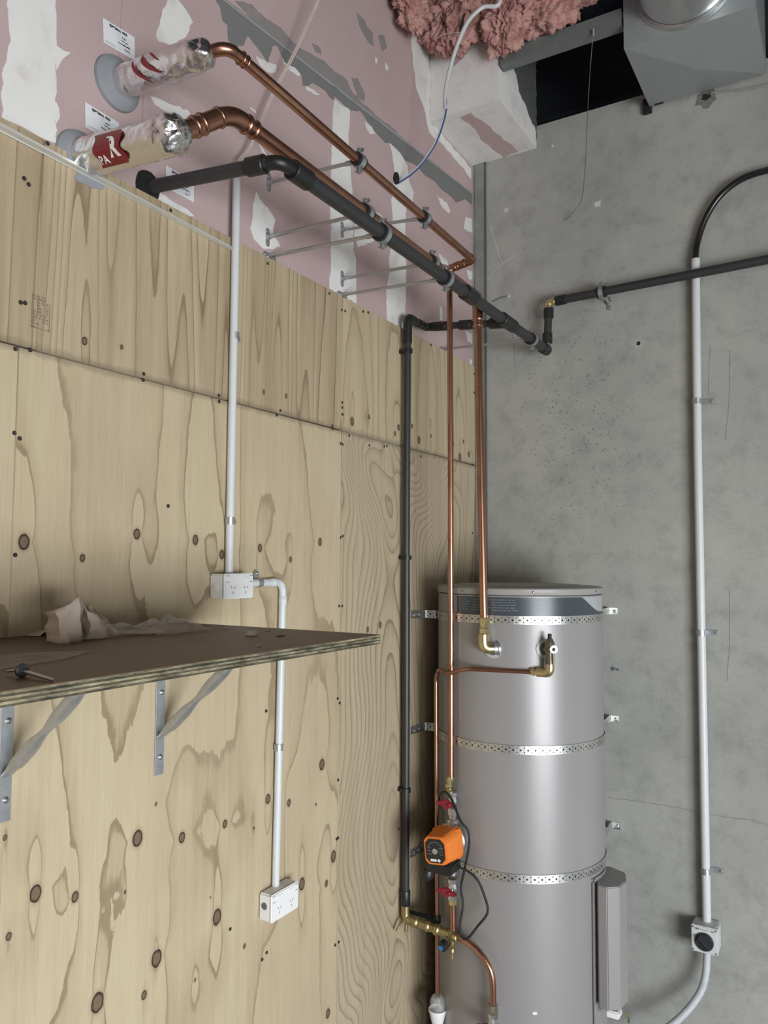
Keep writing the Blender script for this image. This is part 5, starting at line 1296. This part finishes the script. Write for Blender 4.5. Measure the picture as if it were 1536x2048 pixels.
# ------------------------------------------------------------------ conduit and isolator on the concrete wall
t = thing('tall_conduit', 'tall white conduit on the grey wall right of the water heater', 'conduit', (0.9626, -0.02, 0.5897))
ra, rb_ = V((0.974, -0.03, 3.1649)), V((0.965, -0.03, 0.5885))
rcr = 0.0158
MB().tube([ra, lerp(ra, rb_, 0.3) + V(-0.004, 0, 0), lerp(ra, rb_, 0.6) + V(-0.002, 0, 0), rb_], rcr, 28).build('conduit_tube', M['white_pvc'], t)
mb = MB(); couple(mb, lerp(ra, rb_, 0.0) - V(0, 0, 0.02), (0, 0, 1), rcr, 0.04, 0.0012); mb.build('end_socket', M['white_pvc'], t)
for py in (803, 1265, 1738):
    f = ((0.9785, -0.022, 2.5893)[2], (0.9609, -0.022, 1.6806)[2], (0.9434, -0.022, 0.7794)[2])[(803, 1265, 1738).index(py)]
    q = lerp(ra, rb_, (f - ra.z) / (rb_.z - ra.z)) + V(-0.003, 0, 0) * (1 if py < 1700 else 0)
    mb = MB(); mb.ring(q, (0, 0, 1), rcr + 0.0002, rcr + 0.0024, 0.022, 26); mb.build('saddle', M['galv'], t)
    MB().box(q + V(0.036, 0.026, 0), (0.046, 0.003, 0.020)).build('saddle_ear', M['galv'], t, bevel=0.001)
    MB().lathe([(0.0055, 0), (0.0055, 0.004), (0.003, 0.007)], q + V(0.050, 0.0245, 0), (0, -1, 0), 10).build('saddle_screw', M['chrome'], t)
# black flexible cable bending out of its top
t = thing('black_flex', 'thick black flexible tube arching right from the top of the tall conduit', 'cable', ra)
MB().tube(spline([ra - V(0, 0, 0.05), ra + V(0, 0, 0.01), (0.9841, -0.025, 3.2425), (1.0165, -0.03, 3.3257), (1.0704, -0.035, 3.3987), (1.1443, -0.04, 3.4429), (1.2329, -0.045, 3.4538), (1.3517, -0.05, 3.4439), (1.5117, -0.05, 3.4016)], 10), 0.0125, 18).build('outer_sheath', simple('glossy_black_sheath', (0.012, 0.012, 0.012), 0.25), t)

t = thing('isolator_switch', 'square white isolator switch with round dark knob on the grey wall', 'switch', (0.965, -0.045, 0.545))
ix0, ix1, iz0, iz1 = 0.919, 1.010, 0.500, 0.594
icx, icz = (ix0 + ix1) / 2, (iz0 + iz1) / 2
MB().box((icx, -0.036, icz), (ix1 - ix0, 0.070, iz1 - iz0)).build('base_box', M['off_white'], t, bevel=0.004)
MB().box((icx, -0.080, icz), (ix1 - ix0 + 0.002, 0.018, iz1 - iz0 + 0.002)).build('front_cover', M['off_white'], t, bevel=0.003)
mb = MB().lathe([(0.033, 0.0), (0.033, 0.005), (0.030, 0.008), (0.029, 0.009)], (icx, -0.089, icz - 0.006), (0, -1, 0), 36); dial = mb.build('dial', simple('dial_grey', (0.028, 0.030, 0.035), 0.3), t)
MB().box((icx, -0.104, icz - 0.006), (0.011, 0.016, 0.058), Matrix.Rotation(deg(-45), 3, 'Y')).build('knob_bar', simple('knob_grey', (0.035, 0.037, 0.042), 0.3), dial, bevel=0.003)
for sx_ in (-1, 1):
    for sz_ in (-1, 1):
        MB().lathe([(0.0034, 0), (0.0034, 0.0012)], (icx + sx_ * 0.040, -0.0888, icz + sz_ * 0.041), (0, -1, 0), 10).build('cover_screw', M['slot'], t)
place_i = lambda u0: (lambda u, v, n: V(u0 + u, -0.0893 - n, icz + 0.0335 + v))
text_obj('ON', 0.0095, place_i(icx - 0.034), M['ink'], 'dial_lettering', t, 0.0002, 0.0003)
text_obj('ON', 0.0075, place_i(icx + 0.022), M['ink'], 'dial_lettering', t, 0.0002, 0.0002)
mb = MB()
mb.lathe([(0.003, 0), (0.003, 0.0004)], (icx - 0.012, -0.0892, icz + 0.037), (0, -1, 0), 10)
for k in range(5): mb.box((icx - 0.005 + 0.005 * k, -0.0893, icz + 0.036), (0.0035, 0.0004, 0.004))
mb.build('printed_emblem', M['ink_grey'], t, smooth=False, kind='stuff')
# corrugated flexible conduit leaving the isolator
path = spline([(icx + 0.002, -0.045, iz0 + 0.01), (icx + 0.002, -0.045, iz0 - 0.01), (0.9615, -0.06, 0.4081), (0.9433, -0.075, 0.3466), (0.9021, -0.1, 0.2834), (0.8443, -0.13, 0.2233), (0.7776, -0.16, 0.1767), (0.7283, -0.2, 0.1727)], 26)
L_, rad = 0.0, []
dense = []
for i in range(len(path) - 1):
    for j in range(2): dense.append(lerp(path[i], path[i + 1], j / 2))
rad = [0.0128 if i % 4 < 2 else 0.0138 for i in range(len(dense))]
rad[:8] = [0.0155] * 8
t = thing('flexible_conduit', 'grey corrugated flexible conduit curving from the isolator towards the tank', 'conduit', (icx, -0.045, iz0))
MB().tube(dense, rad, 18).build('corrugated_tube', simple('flex_conduit_grey', (0.52, 0.54, 0.56), 0.45), t)

# ------------------------------------------------------------------ shelf on twisted brackets
SZ = 1.793
t = thing('wall_shelf', 'brown film faced plywood shelf with layered edge on steel brackets', 'shelf', (0.3, -2.6, SZ - 0.018))
sy0, sy1, sxa, sxb = -3.9, -1.832, 0.004, 0.600
MB().box(((sxa + sxb) / 2, (sy0 + sy1) / 2, SZ - 0.0006), (sxb - sxa, sy1 - sy0, 0.0012)).build('top_veneer', M['shelf_top'], t, smooth=False)
th = [0.0030, 0.0028, 0.0032, 0.0028, 0.0036, 0.0030]
z = SZ - 0.0012
for k, h_ in enumerate(th):
    o_in = 0.0008 if k % 2 else 0.0
    MB().box(((sxa + sxb - o_in) / 2, (sy0 + sy1 - o_in) / 2, z - h_ / 2), (sxb - sxa - o_in, sy1 - sy0 - o_in, h_)).build('plywood_ply', M['ply_band_dark'] if k % 2 else M['ply_band_light'], t, smooth=False)
    z -= h_
SB = z
BRX = 0.300
def bracket(label, y):
    t = thing('shelf_bracket', label, 'bracket', (0.001, y, SB), 'shelf brackets')
    w = 0.029
    wp = MB().box((0.0022, y, (SB + 1.425) / 2), (0.003, w, SB - 1.425)).build('wall_plate', M['galv'], t, bevel=0.0006)
    MB().box((0.19, y, SB - 0.0018), (0.37, w, 0.003)).build('shelf_arm', M['galv'], t, bevel=0.0006)
    # pressed brace: a bar whose section narrows and turns along its length
    a_, b_ = V(0.006, y, 1.517), V(BRX, y, SB - 0.003)
    dv = (b_ - a_).normalized(); nv = V(-dv.z, 0, dv.x); yv = V(0, 1, 0)
    n = 48; vs = []
    for i in range(n + 1):
        s = i / n; p = lerp(a_, b_, s)
        ph = (0.5 + 0.5 * math.cos(2 * PI * 2.5 * s)) ** 2
        hw = 0.0150 - 0.007 * ph; ht = 0.0125 - 0.0055 * ph
        if s < 0.10: hw, ht = 0.0125, 0.004 + 0.05 * s
        for k in range(12):
            q = 2 * PI * k / 12
            cc, ss = math.cos(q), math.sin(q)
            cc = math.copysign(abs(cc) ** 0.7, cc); ss = math.copysign(abs(ss) ** 0.7, ss)
            vs.append(p + yv * hw * cc + nv * ht * ss)
    fs = [(i * 12 + k, i * 12 + (k + 1) % 12, (i + 1) * 12 + (k + 1) % 12, (i + 1) * 12 + k) for i in range(n) for k in range(12)]
    fs += [tuple(range(11, -1, -1)), tuple(n * 12 + k for k in range(12))]
    MB().add(vs, fs).build('brace', M['galv'], t)
    for zz in (1.625, 1.468):
        MB().lathe([(0.0065, 0.0), (0.0065, 0.003), (0.003, 0.006)], (0.0036, y + 0.002, zz), (1, 0, 0), 12).build('plate_screw', M['steel_screw'], wp)
    return t
bracket('steel shelf bracket nearer the corner, under the middle of the shelf', -1.893)
bracket('steel shelf bracket cut off by the left edge of the photo', -2.302)

# ------------------------------------------------------------------ things lying on the shelf
def sheet(name, label, cat, fn, nu, nv, mat, thick=0.0006):
    vs = [fn(i / nu, j / nv) for i in range(nu + 1) for j in range(nv + 1)]
    fs = [(i * (nv + 1) + j, i * (nv + 1) + j + 1, (i + 1) * (nv + 1) + j + 1, (i + 1) * (nv + 1) + j) for i in range(nu) for j in range(nv)]
    c = sum((Vector(v) for v in vs), Vector()) / len(vs)
    o = MB().add(vs, fs).build(name, mat, origin=(c.x, c.y, SZ))
    m = o.modifiers.new('thickness', 'SOLIDIFY'); m.thickness = thick; m.offset = 0
    return tag(o, label, cat)
PC = [((-0.0029, -2.1962, 1.793), .042), ((0.1382, -2.3172, 1.793), .056), ((0.1932, -2.3355, 1.793), .064), ((0.2108, -2.3238, 1.793), .074), ((0.2058, -2.2945, 1.793), .088), ((0.1376, -2.2345, 1.793), .085), ((0.1757, -2.2455, 1.793), .056), ((0.1797, -2.2186, 1.793), .040), ((0.1104, -2.1477, 1.793), .026), ((0.019, -2.1075, 1.793), .050), ((0.0023, -2.1341, 1.793), .074), ((-0.0124, -2.159, 1.793), .062), ((-0.0096, -2.1864, 1.793), .046)]
def paper(u, v):
    # an open, crushed loop of stiff paper standing on the shelf
    q = u * (len(PC) - 1); i = min(int(q), len(PC) - 2); f = q - i
    p = lerp(PC[i][0], PC[i + 1][0], f); h = PC[i][1] * (1 - f) + PC[i + 1][1] * f
    n = noise.noise(V(u * 14, v * 3, 2.4)) * 0.006
    return V(p.x + n - 0.012 * v * v, p.y + n + 0.006 * v, SZ + 0.001 + h * v * 0.97)
sheet('crumpled_paper', 'crumpled cream paper standing at the back of the shelf', 'paper', paper, 48, 8, M['paper'])
q1 = V((0.0744, -2.0851, 1.793))
def flap(u, v):
    p = lerp((-0.0279, -2.124, 1.793), (0.1338, -2.1593, 1.793), u)
    h = 0.058 * (1 - u) ** 0.9 + 0.006
    n = noise.noise(V(u * 5, v * 5, 4)) * 0.012
    return V(p.x + 0.02 + n, p.y + n, SZ + 0.001 + h * v)
def flap2(u, v):
    p = lerp((0.0066, -2.2716, 1.793), (-0.0099, -2.2009, 1.793), u)
    return V(p.x + 0.035 * v, p.y + 0.01 * v, SZ + 0.001 + 0.022 * u * (0.3 + 0.7 * v) + 0.004 * math.sin(5 * u))
sheet('paper_scrap', 'folded cream paper scrap leaning right of the crumpled paper', 'paper', flap, 20, 8, M['paper'])
sheet('paper_scrap', 'small curled paper tongue left of the crumpled paper', 'paper', flap2, 14, 6, M['paper'])
def film(c, sx, sy, hh, seed):
    c = V(c)
    def fn(u, v):
        x, y = (u - 0.5) * 2, (v - 0.5) * 2
        e = max(0, 1 - x * x) * max(0, 1 - y * y)
        n = noise.fractal(V(x * 1.5 + seed, y * 1.5, seed), 1.0, 2.0, 2)
        rg = noise.ridged_multi_fractal(V(x * 2 + seed, y * 2, 1), 1.0, 2.0, 3, 1.0, 2.0)
        return V(c.x + x * sx * (1 + 0.2 * n), c.y + y * sy * (1 + 0.15 * n), SZ + 0.0012 + hh * max(0.0, 0.55 * e + 0.45 * abs(n) * (0.4 + e) + 0.05 * rg))
    return fn
sheet('plastic_film', 'crumpled clear plastic film in front of the cream paper', 'plastic', film((0.1582, -2.1695, 1.793), 0.055, 0.11, 0.030, 3), 40, 40, M['film'], 0.0003)
sheet('plastic_film', 'crumpled clear plastic film lying right of the paper scraps on the shelf', 'plastic', film((0.2013, -2.058, 1.793), 0.05, 0.085, 0.042, 9), 36, 36, M['film'], 0.0003)
sheet('plastic_film', 'flat dusty plastic strip lying at the left of the shelf', 'plastic', lambda u, v: V(0.30 + 0.13 * u + 0.02 * math.sin(4 * v), -2.80 + 0.42 * v * (0.75 + 0.25 * (1 - abs(2 * u - 1))), SZ + 0.0012 + 0.0015 * abs(math.sin(9 * u + 3 * v))), 14, 20, M['film'], 0.0003)
c = V((0.3845, -2.0038, 1.793))
tag(MB().lathe([(0.011, 0.0), (0.0125, 0.0), (0.0125, 0.0095), (0.011, 0.0095), (0.011, 0.0)], c + V(0, 0, 0.0005), (0, 0, 1), 28, caps=False).build('plastic_ring', simple('cream_plastic', (0.66, 0.57, 0.48), 0.5), origin=c), 'small cream plastic ring lying on the shelf near the conduit', 'ring')
for (px, lab) in (((0.3451, -1.9013, 1.793), 'tiny pale chip behind the cream ring on the shelf'), ((0.5349, -2.1603, 1.793), 'tiny pale chip in front of the cream ring on the shelf'), ((0.2395, -1.9263, 1.793), 'thin pale sliver left of the cream ring on the shelf')):
    c = V(px); tag(MB().prism(jag([(-.005, -.002), (.006, -.002), (.005, .003), (-.004, .002)], .001, .004, R), (c, V(.4, .9, 0).normalized(), V(.9, -.4, 0).normalized(), V(0, 0, 1)), 0.0003, 0.003).build('wood_chip', simple('pale_chip', (0.5, 0.42, 0.34), 0.8), origin=c, smooth=False), lab, 'chip', 'debris on the shelf')
c = V((0.4487, -1.9871, 1.793)); tag(MB().prism([(-.010, -.002), (0.004, -.003), (.011, .001), (-.004, .0025)], (c, V(.2, .98, 0).normalized(), V(.98, -.2, 0).normalized(), V(0, 0, 1)), 0.0003, 0.0022).build('wood_chip', simple('dark_chip', (0.12, 0.07, 0.04), 0.8), origin=c, smooth=False), 'dark splinter right of the cream ring on the shelf', 'chip', 'debris on the shelf')
# roofing screw with its washer
a_, b_ = V((0.4942, -2.6283, 1.793)), V((0.5892, -2.6298, 1.793)); dv = (b_ - a_).normalized()
w_ = lerp(a_, b_, 0.28); zz = V(0, 0, 0.0095)
t = thing('roofing_screw', 'long steel screw with black washer lying at the shelf front edge', 'screw', w_)
MB().tube([w_ - dv * 0.004 + zz, w_ + dv * 0.02 + zz * 0.75, lerp(w_, b_, 0.92) + V(0, 0, 0.003), b_ + V(0, 0, 0.002)], [0.0026, 0.0026, 0.0024, 0.0006], 12).build('shank', M['steel_screw'], t)
MB().lathe([(0.0095, -0.002), (0.0095, 0.001), (0.007, 0.003)], w_ + zz, dv, 22).build('washer', M['washer'], t)
MB().lathe([(0.0055, 0.0), (0.0055, 0.006)], w_ + zz - dv * 0.008, dv, 6).build('hex_head', M['steel_screw'], t)
MB().tube([w_ + zz - dv * 0.006, w_ + zz * 0.6 - dv * 0.035], [0.0024, 0.0016], 10).build('drill_tip', M['steel_screw'], t)
